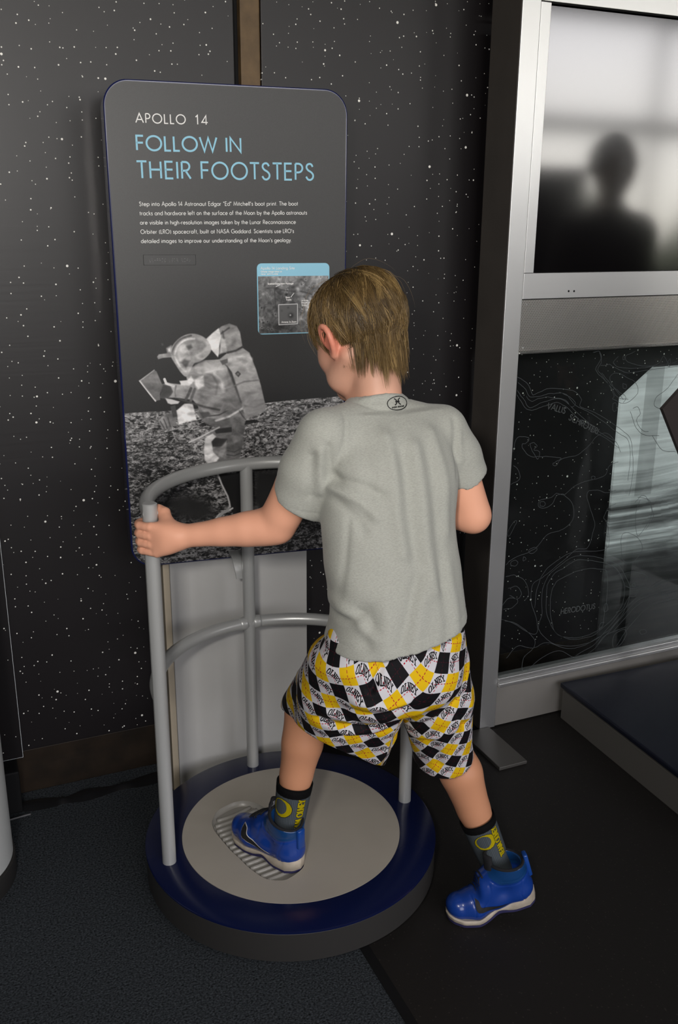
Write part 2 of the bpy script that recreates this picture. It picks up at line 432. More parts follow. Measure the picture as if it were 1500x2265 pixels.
        for i in range(8):
            for j in range(i+1, 8):
                if sum(abs(off[i][q]-off[j][q]) for q in range(3)) != 1: continue
                a, b = vals[:, i], vals[:, j]; m = (a < 0) != (b < 0)
                t = np.where(m, a/np.where(m, a-b, 1), 0)
                pa, pb = np.array(off[i]), np.array(off[j])
                acc += np.where(m[:, None], pa+(pb-pa)*t[:, None], 0); cnt += m
        V = (np.stack(I, 1)+acc/cnt[:, None])*s.h+s.lo
        ids = np.full(an.shape, -1, np.int32); ids[I] = np.arange(N)
        F = []
        for ax in range(3):
            sl0 = [slice(None)]*3; sl1 = [slice(None)]*3; sl0[ax] = slice(0, -1); sl1[ax] = slice(1, None)
            a = B[tuple(sl0)]; b = B[tuple(sl1)]
            E = np.stack(np.nonzero(a != b), 1)
            o1, o2 = (ax+1) % 3, (ax+2) % 3
            E = E[(E[:, o1] > 0) & (E[:, o2] > 0) & (E[:, o1] < D.shape[o1]-1) & (E[:, o2] < D.shape[o2]-1)]
            q = []
            for d1, d2 in ((1, 1), (0, 1), (0, 0), (1, 0)):
                e = E.copy(); e[:, o1] -= d1; e[:, o2] -= d2; q.append(ids[e[:, 0], e[:, 1], e[:, 2]])
            q = np.stack(q, 1); inside = B[E[:, 0], E[:, 1], E[:, 2]]
            q[~inside] = q[~inside][:, ::-1]; F.append(q)
        F = np.vstack(F); F = F[(F >= 0).all(1)]
        V = laplace(V, F, smooth, lam)
        return V, F
def laplace(V, F, it, lam=.5, w=None):
    e = np.vstack([F[:, [i, (i+1) % F.shape[1]]] for i in range(F.shape[1])]); n = len(V)
    a = np.concatenate([e[:, 0], e[:, 1]]); b = np.concatenate([e[:, 1], e[:, 0]])
    deg = np.bincount(a, minlength=n).astype(float); deg[deg == 0] = 1
    for _ in range(it):
        A = np.stack([np.bincount(a, weights=V[b, i], minlength=n) for i in range(3)], 1)/deg[:, None]
        V = V+(A-V)*(lam if w is None else (lam*w)[:, None])
    return V
def normals(V, F):
    n = np.cross(V[F[:, 2]]-V[F[:, 0]], V[F[:, 3 % F.shape[1]]]-V[F[:, 1]]) if F.shape[1] == 4 else np.cross(V[F[:, 1]]-V[F[:, 0]], V[F[:, 2]]-V[F[:, 0]])
    out = np.zeros_like(V)
    for k in range(F.shape[1]):
        for i in range(3): out[:, i] += np.bincount(F[:, k], weights=n[:, i], minlength=len(V))
    return out/(np.linalg.norm(out, axis=1)[:, None]+1e-12)
def polyline_dist(P, pl):
    d = np.full(len(P), 1e9); 
    for a, b in zip(pl[:-1], pl[1:]):
        a = np.array(a); b = np.array(b); ba = b-a
        t = np.clip(((P-a)@ba)/(ba@ba+1e-12), 0, 1)
        d = np.minimum(d, np.linalg.norm(P-a-t[:, None]*ba, axis=1))
    return d

# ------------------------------------------------------------------ the room
M_carpet = mat('carpet_grey_blue', (.036, .041, .046), .95, spec=.1, bump=1.0, bscale=300, var=.8, vscale=230)
M_rubber = mat('rubber_floor', (.014, .0125, .0115), .58, spec=.25, bump=.15, bscale=160)
def speckle(m, col, scale, lim):
    nt = m.node_tree; N = nt.nodes.new; L = nt.links.new; b = bsdf(m)
    tcn = N('ShaderNodeTexCoord'); v = N('ShaderNodeTexVoronoi'); v.inputs['Scale'].default_value = scale
    L(tcn.outputs['Object'], v.inputs['Vector'])
    nz = N('ShaderNodeTexNoise'); nz.inputs['Scale'].default_value = scale*.4; L(tcn.outputs['Object'], nz.inputs['Vector'])
    a = N('ShaderNodeMath'); a.operation = 'MULTIPLY'; L(v.outputs['Distance'], a.inputs[0]); a.inputs[1].default_value = 1.0
    s = N('ShaderNodeMath'); s.operation = 'LESS_THAN'; L(a.outputs[0], s.inputs[0]); s.inputs[1].default_value = lim
    sepc = N('ShaderNodeSeparateColor'); L(v.outputs['Color'], sepc.inputs[0])
    g = N('ShaderNodeMath'); g.operation = 'GREATER_THAN'; L(sepc.outputs[0], g.inputs[0]); g.inputs[1].default_value = .55
    q = N('ShaderNodeMath'); q.operation = 'MULTIPLY'; L(s.outputs[0], q.inputs[0]); L(g.outputs[0], q.inputs[1])
    mx = N('ShaderNodeMix'); mx.data_type = 'RGBA'; L(q.outputs[0], mx.inputs[0])
    mx.inputs[6].default_value = b.inputs['Base Color'].default_value; mx.inputs[7].default_value = (*col, 1)
    L(mx.outputs[2], b.inputs['Base Color'])
speckle(M_rubber, (.035, .031, .027), 110, .18)
M_wallpaint = mat('dark_wall_paint', (.05, .048, .045), .8, spec=.2)
M_ceiling = mat('ceiling_grey', (.16, .155, .15), .9, spec=.1)
M_wood = mat('brown_stained_wood', (.115, .072, .034), .5, spec=.3, bump=.3, bscale=60, bstretch=(1, 1, .06), var=.25, vscale=30)
M_basewood = mat('dark_brown_baseboard', (.013, .008, .0042), .6, spec=.25, bump=.3, bscale=50, bstretch=(.06, 1, 1), var=.4, vscale=20)
M_black = mat('black_matte', (.006, .006, .0065), .7, spec=.2)
M_alu = mat('brushed_aluminium', (.80, .80, .785), .42, metal=1.0, bump=.02, bscale=40, bstretch=(30, 30, 1))
M_alu_dark = mat('bronze_side_panel', (.065, .057, .050), .5, spec=.4, var=.1)
M_steel = mat('satin_grey_tube', (.47, .475, .465), .33, metal=.35, spec=.5, bump=.05, bscale=500)
M_window = mat('window_frame_paint', (.10, .10, .10), .6)

# star printed wall sheets
def star_material(name, spec=.45, rough=.42):
    m = bpy.data.materials.new(name); m.use_nodes = True
    nt = m.node_tree; b = nt.nodes['Principled BSDF']; N = nt.nodes.new; L = nt.links.new
    tcn = N('ShaderNodeTexCoord')
    sp = N('ShaderNodeSeparateXYZ'); L(tcn.outputs['Object'], sp.inputs[0]); flat = N('ShaderNodeCombineXYZ'); L(sp.outputs[0], flat.inputs[0]); L(sp.outputs[2], flat.inputs[1])
    prev = None
    for sc, rmin, rmax, keep, off in ((33, .0007, .0016, .55, 0), (24, .0010, .0019, .45, 3.3), (9.5, .0019, .0034, .34, 7.7)):
        ad = N('ShaderNodeVectorMath'); ad.operation = 'ADD'; ad.inputs[1].default_value = (off, off*.7, 0); L(flat.outputs[0], ad.inputs[0])
        v = N('ShaderNodeTexVoronoi'); v.voronoi_dimensions = '2D'; v.inputs['Scale'].default_value = sc; v.inputs['Randomness'].default_value = 1
        L(ad.outputs[0], v.inputs['Vector'])
        d = N('ShaderNodeMath'); d.operation = 'DIVIDE'; L(v.outputs['Distance'], d.inputs[0]); d.inputs[1].default_value = sc
        sc_ = N('ShaderNodeSeparateColor'); L(v.outputs['Color'], sc_.inputs[0])
        rr = N('ShaderNodeMapRange'); rr.inputs[1].default_value = 0; rr.inputs[2].default_value = keep; rr.inputs[3].default_value = rmax; rr.inputs[4].default_value = rmin; L(sc_.outputs[0], rr.inputs[0])
        kp = N('ShaderNodeMath'); kp.operation = 'LESS_THAN'; L(sc_.outputs[0], kp.inputs[0]); kp.inputs[1].default_value = keep
        e = N('ShaderNodeMath'); e.operation = 'SUBTRACT'; L(rr.outputs[0], e.inputs[0]); L(d.outputs[0], e.inputs[1])
        s = N('ShaderNodeMapRange'); s.inputs[1].default_value = -.0003; s.inputs[2].default_value = .0005; L(e.outputs[0], s.inputs[0])
        q = N('ShaderNodeMath'); q.operation = 'MULTIPLY'; L(s.outputs[0], q.inputs[0]); L(kp.outputs[0], q.inputs[1])
        if prev is None: prev = q
        else:
            a = N('ShaderNodeMath'); a.operation = 'MAXIMUM'; L(prev.outputs[0], a.inputs[0]); L(q.outputs[0], a.inputs[1]); prev = a
    mx = N('ShaderNodeMix'); mx.data_type = 'RGBA'; L(prev.outputs[0], mx.inputs[0])
    mx.inputs[6].default_value = (.0062, .0046, .0054, 1); mx.inputs[7].default_value = (.92, .90, .84, 1)
    L(mx.outputs[2], b.inputs['Base Color'])
    b.inputs['Roughness'].default_value = rough; b.inputs['Specular IOR Level'].default_value = spec
    mp = N('ShaderNodeMapping'); mp.inputs['Scale'].default_value = (3, 1, 110); L(tcn.outputs['Object'], mp.inputs[0])
    nz = N('ShaderNodeTexNoise'); nz.inputs['Scale'].default_value = 1; nz.inputs['Detail'].default_value = 3; L(mp.outputs[0], nz.inputs['Vector'])
    bp = N('ShaderNodeBump'); bp.inputs['Strength'].default_value = .05; bp.inputs['Distance'].default_value = .002
    L(nz.outputs['Fac'], bp.inputs['Height']); L(bp.outputs[0], b.inputs['Normal'])
    return m
M_star = star_material('star_print')

RX0, RX1, RY1, RZ1 = -2.6, 9.6, 2.36, 3.6
def slab(name, x0, x1, y0, y1, z0, z1, m, parent=None, bev=0, **kw):
    return bm_put(name, box(x0, x1, y0, y1, z0, z1, bev), m, parent, **kw)
slab('floor', RX0, RX1, WY-.1, RY1+.1, -.12, -.004, M_rubber, kind='structure', label='dark speckled rubber floor on the right')
slab('floor_covering', .704, RX1, WY, RY1, -.004, 0, M_rubber, kind='structure', label='dark speckled rubber flooring right of the black joint strip')
slab('carpet', RX0, .683, WY, RY1, -.004, 0.0, M_carpet, kind='structure', label='blue-grey carpet left of the black joint strip')
slab('trim_1', .683, .704, WY, RY1, -.004, .0015, M_black, kind='structure', label='black strip between carpet and rubber floor')
slab('ceiling', RX0, RX1, WY-.1, RY1+.1, RZ1, RZ1+.1, M_ceiling, kind='structure')
slab('wall_left', RX0-.1, RX0, WY-.1, RY1+.1, -.1, RZ1, M_wallpaint, kind='structure')
slab('wall_right', RX1, RX1+.1, WY-.1, RY1+.1, -.1, RZ1, M_wallpaint, kind='structure')
wb = slab('wall_back', RX0, RX1, 2.30, RY1+.1, -.1, RZ1, M_black, kind='structure', label='back wall carrying the printed star sheets')
slab('star_sheet', RX0, .7255, 2.270, 2.299, .128, 3.3, M_star, wb, bev=.0015)
slab('star_sheet', .792, 3.4, 2.270, 2.299, .128, 3.3, M_star, wb, bev=.0015)
slab('stud', .7435, .7915, 2.276, 2.299, .0, 3.3, M_wood, wb, bev=.002, label='brown wooden stud in the gap between star sheets')
slab('baseboard_back', RX0, 3.4, 2.276, 2.299, 0, .125, M_basewood, kind='structure', label='dark brown wooden baseboard below the star sheets', bev=.002)
# window wall far behind the camera
bm = bmesh.new()
for a, b_ in ((RX0, WINS[0][0]), (WINS[0][1], WINS[1][0]), (WINS[1][1], RX1)): box(a, b_, WY-.1, WY, -.1, RZ1, bm=bm)
for a, b_ in WINS:
    box(a, b_, WY-.1, WY, -.1, .9, bm=bm); box(a, b_, WY-.1, WY, 3.4, RZ1, bm=bm)
bm_put('wall_front', bm, M_wallpaint, kind='structure')
M_pane = bpy.data.materials.new('window_glass'); M_pane.use_nodes = True
nt = M_pane.node_tree; nt.nodes.clear(); out = nt.nodes.new('ShaderNodeOutputMaterial'); mixn = nt.nodes.new('ShaderNodeMixShader')
tr = nt.nodes.new('ShaderNodeBsdfTransparent'); gl = nt.nodes.new('ShaderNodeBsdfGlossy'); gl.inputs['Roughness'].default_value = .02
mixn.inputs[0].default_value = .05
nt.links.new(tr.outputs[0], mixn.inputs[1]); nt.links.new(gl.outputs[0], mixn.inputs[2]); nt.links.new(mixn.outputs[0], out.inputs[0])
for i, (a, b_) in enumerate(WINS):
    bm = bmesh.new()
    n = 3 if i == 0 else 2
    for k in range(n+1):
        x = a+(b_-a)*k/n if i == 0 or k != 1 else 7.15
        box(x-.04, x+.04, WY-.07, WY-.01, .9, 3.4, bm=bm)
    box(a, b_, WY-.07, WY-.01, 2.30, 2.46, bm=bm); box(a, b_, WY-.07, WY-.01, .9, .97, bm=bm); box(a, b_, WY-.07, WY-.01, 3.34, 3.4, bm=bm)
    wn = bm_put('window_%d' % (i+1), bm, M_window, kind='structure')
    slab('pane', a, b_, WY-.085, WY-.08, .9, 3.4, M_pane, wn)
# greenery outside
M_hedge = mat('hedge_green', (.05, .065, .028), .8, var=.5, vscale=3, bump=1, bscale=15)
rs = np.random.RandomState(4)
bm = bmesh.new(); bmesh.ops.create_grid(bm, x_segments=90, y_segments=16, size=.5)
for v in bm.verts:
    x = v.co.x*34+4; zz = (v.co.y+.5)
    top = 2.3+.5*math.sin(x*.9)+.35*math.sin(x*2.3+1)
    v.co = Vector((x, -10-.5*math.sin(zz*3.1)+.2*rs.rand(), zz*top-.4))
bmesh.ops.solidify(bm, geom=bm.faces[:], thickness=.6)
bm_put('hedge', bm, M_hedge, label='green hedge outside the windows behind the viewer', cat='hedge', smooth=True)
slab('ground_outside', -20, 30, -24, WY-.1, -.5, -.4, mat('paving_outside', (.25, .24, .22), .9), kind='structure')

# ------------------------------------------------------------------ left star partition, drum, cables
lp = thing('star_partition', 'star-printed partition panel at the left edge, in front of the starry wall', 'partition', (-.4, 2.25, 0))
slab('star_sheet', RX0+.02, .104, 2.252, 2.266, .121, 3.0, M_star, lp, bev=.0008)
M_whiteedge = mat('white_panel_core', (.55, .58, .60), .4)
bm = box(.1042, .1052, 2.253, 2.2665, .121, 3.0); box(RX0+.02, .1052, 2.253, 2.2665, .1198, .1208, bm=bm)
bm_put('sheet_edge', bm, M_whiteedge, lp, label='thin white cut edge')
slab('base', RX0+.02, .088, 2.19, 2.262, 0, .119, M_black, lp, bev=.004, label='black base block')
DX, DY, DR = -.117, 1.985, .166
dr = thing('display_drum', 'light grey cylindrical pedestal at the left edge', 'pedestal', (DX, DY, 0))
M_drum = mat('drum_grey', (.42, .43, .42), .5, spec=.4)
V, F = lathe([(DR-.004, .052), (DR, .056), (DR, .896), (DR-.004, .90)], DX, DY, 128, True, True)
put('body', V, F, M_drum, dr, smooth=True, angle=40)
V, F = lathe([(DR+.002, 0), (DR+.004, .003), (DR+.004, .050), (DR, .052)], DX, DY, 128, True, True)
put('plinth', V, F, mat('drum_plinth', (.022, .021, .020), .5), dr, smooth=True, angle=40, label='dark grey plinth')
# taped cable cover along the wall
pts = [(.07, 2.215), (.16, 2.205), (.20, 2.20), (.26, 2.203), (.33, 2.203), (.40, 2.207), (.475, 2.215)]
V = []; F = []
rs = np.random.RandomState(2)
P = catmull(pts, 6)
for i, (x, y) in enumerate(P):
    wv = .016+.006*math.sin(i*.45)+.003*rs.rand()
    hgt = .008+.003*math.sin(i*.8)
    for q, (dy, dz) in enumerate(((-wv-.004, .0006), (-wv*.5, hgt*.8), (0, hgt), (wv*.6, hgt*.7), (wv+.003, .0006))): V.append((x, y+dy, dz))
for i in range(len(P)-1):
    for q in range(4): F.append((i*5+q, i*5+q+5, i*5+q+6, i*5+q+1))
put('cable_cover', V, F, mat('black_tape', (.007, .007, .008), .38, spec=.5), smooth=True, label='black taped cable cover lying along the wall on the carpet', cat='cable cover')
V, F = tube(catmull([(0.4617,2.2120,0.0050), (0.4822,2.2283,0.0100), (0.4973,2.2291,0.0300), (0.5065,2.2163,0.0550), (0.5085,2.1934,0.0900)], 6), .0042, 8)
put('white_cable', V, F, mat('white_cable', (.6, .6, .58), .5), smooth=True, label='short white cable behind the left handrail post', cat='cable')
V, F = tube(catmull([(.05, 2.165, .003), (.08, 2.168, .003), (.105, 2.17, .003)], 6), .0025, 8)
put('grey_cable', V, F, mat('grey_cable', (.08, .08, .085), .5), smooth=True, label='thin grey cable on the carpet beside the drum', cat='cable')

# ------------------------------------------------------------------ exhibit sign on its pedestal
TH = math.radians(6.0); P0 = np.array([.652, 2.07, 0]); UPV = np.array([math.cos(TH), -math.sin(TH), 0]); NB = np.array([math.sin(TH), math.cos(TH), 0])
def pw(u, z, d=0.0):
    """panel coordinates: u along the face, z up, d in front of the face"""
    return P0+u*UPV+np.array([0, 0, z])-NB*d
sg = thing('exhibit_sign', 'tall dark exhibit sign with rounded corners, astronaut picture and blue lettering on a light pedestal', 'sign', (.65, 2.12, 0))
UL = [(-0.2671,1.2263)][0][0]; UR = [(0.2624,1.3682)][0][0]; ZT, ZB = 1.7255, .6555; RC = .052
def rrect(u0, u1, z0, z1, r, n=10):
    out = []
    for cx, cz, a in ((u1-r, z1-r, 0), (u0+r, z1-r, 90), (u0+r, z0+r, 180), (u1-r, z0+r, 270)):
        for k in range(n+1):
            t = math.radians(a+90*k/n); out.append((cx+r*math.cos(t), cz+r*math.sin(t)))
    return out
def plate(outline, d0, d1, name, m, parent, bev=.0, **kw):
    """extruded outline on the panel, from depth d0 (front) back to d1"""
    n = len(outline); c = np.mean(outline, 0)
    V = []; F = []
    lay = [(d0, bev), (d0-bev, 0), (d1, 0)] if bev else [(d0, 0), (d1, 0)]
    for d, ins in lay:
        for u, z in outline:
            vx = np.array([u, z])-c; vx = vx*(1-ins/np.maximum(np.abs(vx), .02))
            V.append(pw(c[0]+vx[0], c[1]+vx[1], d))
    for i in range(len(lay)-1):
        for k in range(n):
            k2 = (k+1) % n; F.append((i*n+k, i*n+k2, (i+1)*n+k2, (i+1)*n+k))
    F.append(tuple(range(n-1, -1, -1))); F.append(tuple((len(lay)-1)*n+k for k in range(n)))
    F = [tuple(reversed(f)) for f in F]
    return put(name, V, F, m, parent, **kw)
M_navy = mat('navy_gloss_edge', (.012, .016, .075), .16, spec=.6, coat=.5)
plate(rrect(UL, UR, ZB, ZT, RC, 14), 0, -.078, 'panel', M_navy, sg, bev=.002, smooth=True, angle=35, label='glossy navy blue board edge')
# ---- printed face: numpy painting in panel metres
PS = 1100.0
fu0, fu1, fz0, fz1 = UL+.004, UR-.004, ZB+.004, ZT-.004
FW, FH = int((fu1-fu0)*PS), int((fz1-fz0)*PS)
ART = np.full((FH, FW), 52.0, np.float32); SUIT = np.zeros((FH, FW), np.float32)
def paint(pts, g, soft=1.5, tex=0.0, seed=1, shade=None):
    global ART, SUIT
    m = poly_mask(FH, FW, pts, fu0, fz0, PS, soft)
    if tex and g > 85: SUIT = np.maximum(SUIT, m)
    val = g
    if tex: val = g*(1+tex*(vnoise(FH, FW, 40, 40, seed, 4)-.5)*2)
    if shade is not None:
        (ax, az), (bx, bz), g2 = shade
        X, Y = np.meshgrid(np.arange(FW)/PS+fu0, np.arange(FH)/PS+fz0)
        t = np.clip(((X-ax)*(bx-ax)+(Y-az)*(bz-az))/((bx-ax)**2+(bz-az)**2), 0, 1)
        val = val*(1-t)+g2*t if np.isscalar(val) else val*(1-t)+(val*0+g2)*t
    ART = ART*(1-m)+m*val
def pline(pts, g, w2=.001, soft=1.5):
    global ART
    m = stroke_mask(FH, FW, [[((x-fu0)*PS, (z-fz0)*PS) for x, z in pts]], w2*PS, soft); ART = ART*(1-m)+m*g
zz = np.arange(FH)/PS+fz0
ART *= np.clip(.52+.48*(zz-.95)/.4, .5, 1)[:, None]  # window sheen painted into the background, lighter towards the top
# lunar ground
hor = [(-0.2887,1.0242),(-0.2646,1.0293),(-0.2182,1.0306),(-0.1770,1.0304),(-0.1007,1.0314),(0.0626,1.0367),(0.1377,1.0410),(0.2205,1.0429),(0.2837,1.0456)]
hz = np.interp(np.arange(FW)/PS+fu0, [p[0] for p in hor], [p[1] for p in hor])+.0012*(vnoise(1, FW, 12, 1, 9, 3)[0]-.5)
below = hz[None, :]-zz[:, None]
gmask = np.clip(below*PS+.5, 0, 1)
dd = np.clip(below/.24, 0, 1)
fine = vnoise(FH, FW, 6, 3, 3, 3); mid = vnoise(FH, FW, 22, 8, 5, 4); big = vnoise(FH, FW, 150, 50, 8, 3); vf = vnoise(FH, FW, 4, 2.5, 13, 2)
ground = 128-30*dd+ (fine-.5)*(150+190*dd)+(mid-.5)*(110+170*dd)+(vf-.5)*(120+110*dd)+(big-.5)*110*dd
ground = np.where(vnoise(FH, FW, 15, 5, 31, 3) > .67, ground*.35, ground)
ground = np.clip(ground, 6, 205)*(1-.25*dd)
ART = ART*(1-gmask)+ground*gmask
paint([(0.0333,0.8789),(0.1156,0.8687),(0.2214,0.8226),(0.2174,0.7277),(0.1145,0.7544),(0.0515,0.7515),(0.0275,0.7960)], 20, 30, .3, 4)
paint([(-0.1951,0.8188),(-0.1398,0.8347),(-0.0853,0.8138),(-0.0547,0.7695),(-0.1034,0.7571),(-0.1584,0.7704)], 30, 40, .3, 4)
paint([(0.1768,1.0270),(0.1851,1.0326),(0.1955,1.0308),(0.2122,1.0251)], 25, 3); paint([(0.0158,0.9975),(0.0358,0.9992),(0.0518,0.9923),(0.0157,0.9927)], 20, 3)
paint([(0.1289,0.9668),(0.1455,0.9691),(0.1537,0.9633)], 25, 4); paint([(0.2373,1.0300),(0.2542,1.0320),(0.2585,1.0269)], 30, 3)
# legs
paint([(-0.0554,0.8731),(0.0128,0.8701),(0.0098,0.7382),(-0.0144,0.7574),(-0.0280,0.7839),(-0.0332,0.8136),(-0.0464,0.8437)], 14, 4, .3)
pline([(-0.0547,0.8710),(-0.0463,0.8457),(-0.0331,0.8157),(-0.0295,0.8008),(-0.0278,0.7881)], 190, .0022, 3); pline([(-0.0219,0.7842),(-0.0342,0.7782),(-0.0547,0.7716),(-0.0631,0.7618),(-0.0641,0.7556)], 200, .0022, 3); pline([(-0.0549,0.7653),(-0.0465,0.7750),(-0.0342,0.7802)], 150, .004, 4)
# hips and thighs
paint([(-0.0963,1.0467),(-0.0467,1.0246),(0.0090,1.0453),(0.0150,1.0174),(0.0121,0.9777),(0.0041,0.9259),(-0.0024,0.9080),(-0.0466,0.9009),(-0.0664,0.9015),(-0.0803,0.8993),(-0.0852,0.9278),(-0.0816,0.9635),(-0.0677,0.9785),(-0.0557,0.9857),(-0.0789,0.9950),(-0.0938,1.0115)], 118, 3, .5, 21)
paint([(-0.0336,0.9364),(0.0108,0.9537),(0.0021,0.9260),(-0.0016,0.9092),(-0.0305,0.9079)], 100, 6, .5, 23); pline([(-0.0299,0.9281),(-0.0140,0.9230),(0.0042,0.9319)], 60, .001); pline([(-0.0321,0.9182),(-0.0143,0.9141),(0.0011,0.9200)], 55, .001)
paint([(-0.0606,0.9812),(-0.0187,0.9844),(-0.0183,0.9724),(-0.0562,0.9707)], 42, 2); paint([(-0.0690,0.9635),(-0.0448,0.9580),(-0.0298,0.9563),(-0.0293,0.9482),(-0.0415,0.9390),(-0.0651,0.9393)], 48, 3, .4)
paint([(-0.0816,0.9635),(-0.0641,0.9711),(-0.0557,0.9639),(-0.0679,0.9515),(-0.0640,0.9264),(-0.0502,0.9113),(-0.0585,0.9010),(-0.0764,0.8982),(-0.0847,0.9077),(-0.0862,0.9319)], 228, 3, .15, 6); paint([(-0.0495,0.9334),(-0.0311,0.9523),(-0.0338,0.9284),(-0.0442,0.9129),(-0.0521,0.9155)], 150, 5)
pline([(-0.1200,0.9540),(-0.1035,0.9601),(-0.0757,0.9730),(-0.0479,0.9853)], 205, .0018); pline([(-0.1115,0.9534),(-0.0800,0.9634)], 150, .0012)
paint([(-0.0944,1.0447),(-0.0467,1.0246),(0.0090,1.0473),(0.0106,1.0315),(-0.0236,1.0096),(-0.0473,1.0050),(-0.0783,1.0107)], 135, 4, .4, 12); pline([(-0.0782,1.0126),(-0.0470,1.0148),(0.0129,1.0432)], 60, .0012); pline([(-0.0552,1.0015),(-0.0236,1.0096),(0.0125,1.0294)], 190, .0025)
paint([(-0.0933,1.0232),(-0.0720,1.0240),(-0.0665,1.0159),(-0.0862,1.0072)], 80, 4)
# far arm
paint([(-0.1467,1.0299),(-0.1270,1.0451),(-0.1079,1.0453),(-0.1041,1.0238),(-0.0998,1.0060),(-0.1250,1.0023),(-0.1425,0.9967)], 222, 3, .2, 5)
paint([(-0.1886,1.0090),(-0.1775,1.0192),(-0.1582,1.0274),(-0.1452,1.0202),(-0.1488,0.9990),(-0.1658,0.9859),(-0.1809,0.9884)], 128, 3, .6, 7)
for q in ([(-0.1838,1.0068),(-0.1786,0.9968),(-0.1752,0.9888)], [(-0.1760,1.0122),(-0.1716,1.0003),(-0.1691,0.9904)], [(-0.1663,1.0155),(-0.1639,1.0037),(-0.1617,0.9939)]): pline(q, 70, .0012)
paint([(-0.1595,1.0402),(-0.1480,1.0435),(-0.1443,1.0162),(-0.1542,1.0148)], 70, 2)
# torso and near arm
paint([(-0.1084,1.1276),(-0.0890,1.1375),(-0.0736,1.1422),(-0.0429,1.1441),(-0.0242,1.1244),(-0.0133,1.0970),(-0.0023,1.0694),(0.0061,1.0572),(0.0108,1.0394),(-0.0073,1.0285),(-0.0469,1.0188),(-0.0777,1.0263),(-0.0966,1.0389),(-0.1076,1.0531),(-0.1227,1.0557),(-0.1491,1.0601),(-0.1792,1.0616),(-0.1859,1.0779),(-0.1777,1.0919),(-0.1626,1.0950),(-0.1364,1.0908),(-0.1168,1.0892),(-0.1205,1.1092)], 168, 3, .35, 14, ([(-0.1056,1.1009)][0], [(-0.0233,1.0195)][0], 120))
paint([(-0.0970,1.1272),(-0.0737,1.1396),(-0.0430,1.1411),(-0.0282,1.1207),(-0.0440,1.1098),(-0.0746,1.1149)], 205, 25)
paint([(-0.1019,1.0989),(-0.0902,1.1071),(-0.0806,1.1075),(-0.0795,1.0845),(-0.0944,1.0767),(-0.1005,1.0854)], 236, 5); pline([(-0.0803,1.1151),(-0.0594,1.1086),(-0.0486,1.0870),(-0.0532,1.0640)], 120, .002, 5); pline([(-0.0898,1.1174),(-0.0592,1.1162),(-0.0405,1.0982),(-0.0355,1.0709)], 205, .0035, 8)
pline([(-0.1103,1.0801),(-0.1165,1.0670),(-0.1227,1.0557)], 85, .0032, 2); pline([(-0.1020,1.0778),(-0.1079,1.0627),(-0.1135,1.0476)], 100, .003, 2)
pline([(-0.1379,1.0565),(-0.1079,1.0453),(-0.0775,1.0341),(-0.0466,1.0266)], 70, .0022, 4); pline([(-0.1441,1.0874),(-0.1477,1.0742),(-0.1461,1.0607)], 120, .0015)
paint([(-0.1361,1.0984),(-0.1171,1.0995),(-0.1091,1.1087),(-0.1020,1.0970),(-0.1139,1.0860),(-0.1327,1.0888)], 235, 3)
# gloved hand with cuff card
paint([(-0.1861,1.0874),(-0.1739,1.0925),(-0.1573,1.0880),(-0.1515,1.0744),(-0.1564,1.0669),(-0.1674,1.0572),(-0.1822,1.0617)], 92, 3, .5, 9); pline([(-0.1834,1.0891),(-0.1805,1.0738),(-0.1828,1.0644)], 40, .0015); pline([(-0.1696,1.1037),(-0.1664,1.0941),(-0.1498,1.0876)], 225, .003)
paint([(-0.2253,1.1023),(-0.1916,1.1252),(-0.1866,1.1224),(-0.1741,1.0887),(-0.1818,1.0701),(-0.1813,1.0567),(-0.1923,1.0546),(-0.2041,1.0711),(-0.2151,1.0868)], 138, 2, .3, 10, ([(-0.1986,1.1199)][0], [(-0.1980,1.0594)][0], 105)); pline([(-0.2253,1.1023),(-0.2041,1.0711),(-0.1923,1.0546)], 225, .0016); pline([(-0.2253,1.1023),(-0.1916,1.1252)], 180, .0012)
paint([(-0.1699,1.0600),(-0.1568,1.0574),(-0.1374,1.0507),(-0.1414,1.0459),(-0.1574,1.0451),(-0.1648,1.0482)], 215, 3)
# backpack
paint([(-0.0232,1.1586),(0.0120,1.1688),(0.0281,1.1569),(0.0430,1.1179),(0.0541,1.0785),(0.0626,1.0387),(0.0651,1.0187),(0.0360,1.0083),(0.0151,1.0007),(0.0057,1.0416),(-0.0041,1.0733),(-0.0148,1.1125),(-0.0248,1.1282),(-0.0429,1.1441)], 166, 2.5, .25, 15, ([(-0.0044,1.1389)][0], [(0.0480,1.0077)][0], 140))
paint([(-0.0242,1.1244),(-0.0144,1.1125),(-0.0029,1.0733),(0.0068,1.0396),(0.0030,1.0456),(-0.0080,1.0755),(-0.0207,1.1108)], 62, 5); paint([(0.0005,1.0221),(0.0151,1.0007),(0.0081,1.0079)], 30, 4)
pline([(-0.0098,1.0814),(0.0140,1.0900),(0.0496,1.0924)], 110, .0016, 3); pline([(-0.0198,1.1433),(0.0115,1.1498),(0.0309,1.1415)], 195, .004, 8); pline([(0.0126,1.0333),(0.0364,1.0282),(0.0586,1.0369)], 120, .002, 4)
paint([(-0.0071,1.1102),(-0.0003,1.1158),(0.0066,1.1085),(0.0005,1.1011)], 52, 2); paint([(-0.0044,1.1090),(0.0000,1.1127),(0.0034,1.1087),(0.0002,1.1046)], 120, 1.5); paint([(-0.0411,1.1403),(-0.0236,1.1453),(-0.0231,1.1358),(-0.0356,1.1305)], 95, 2)
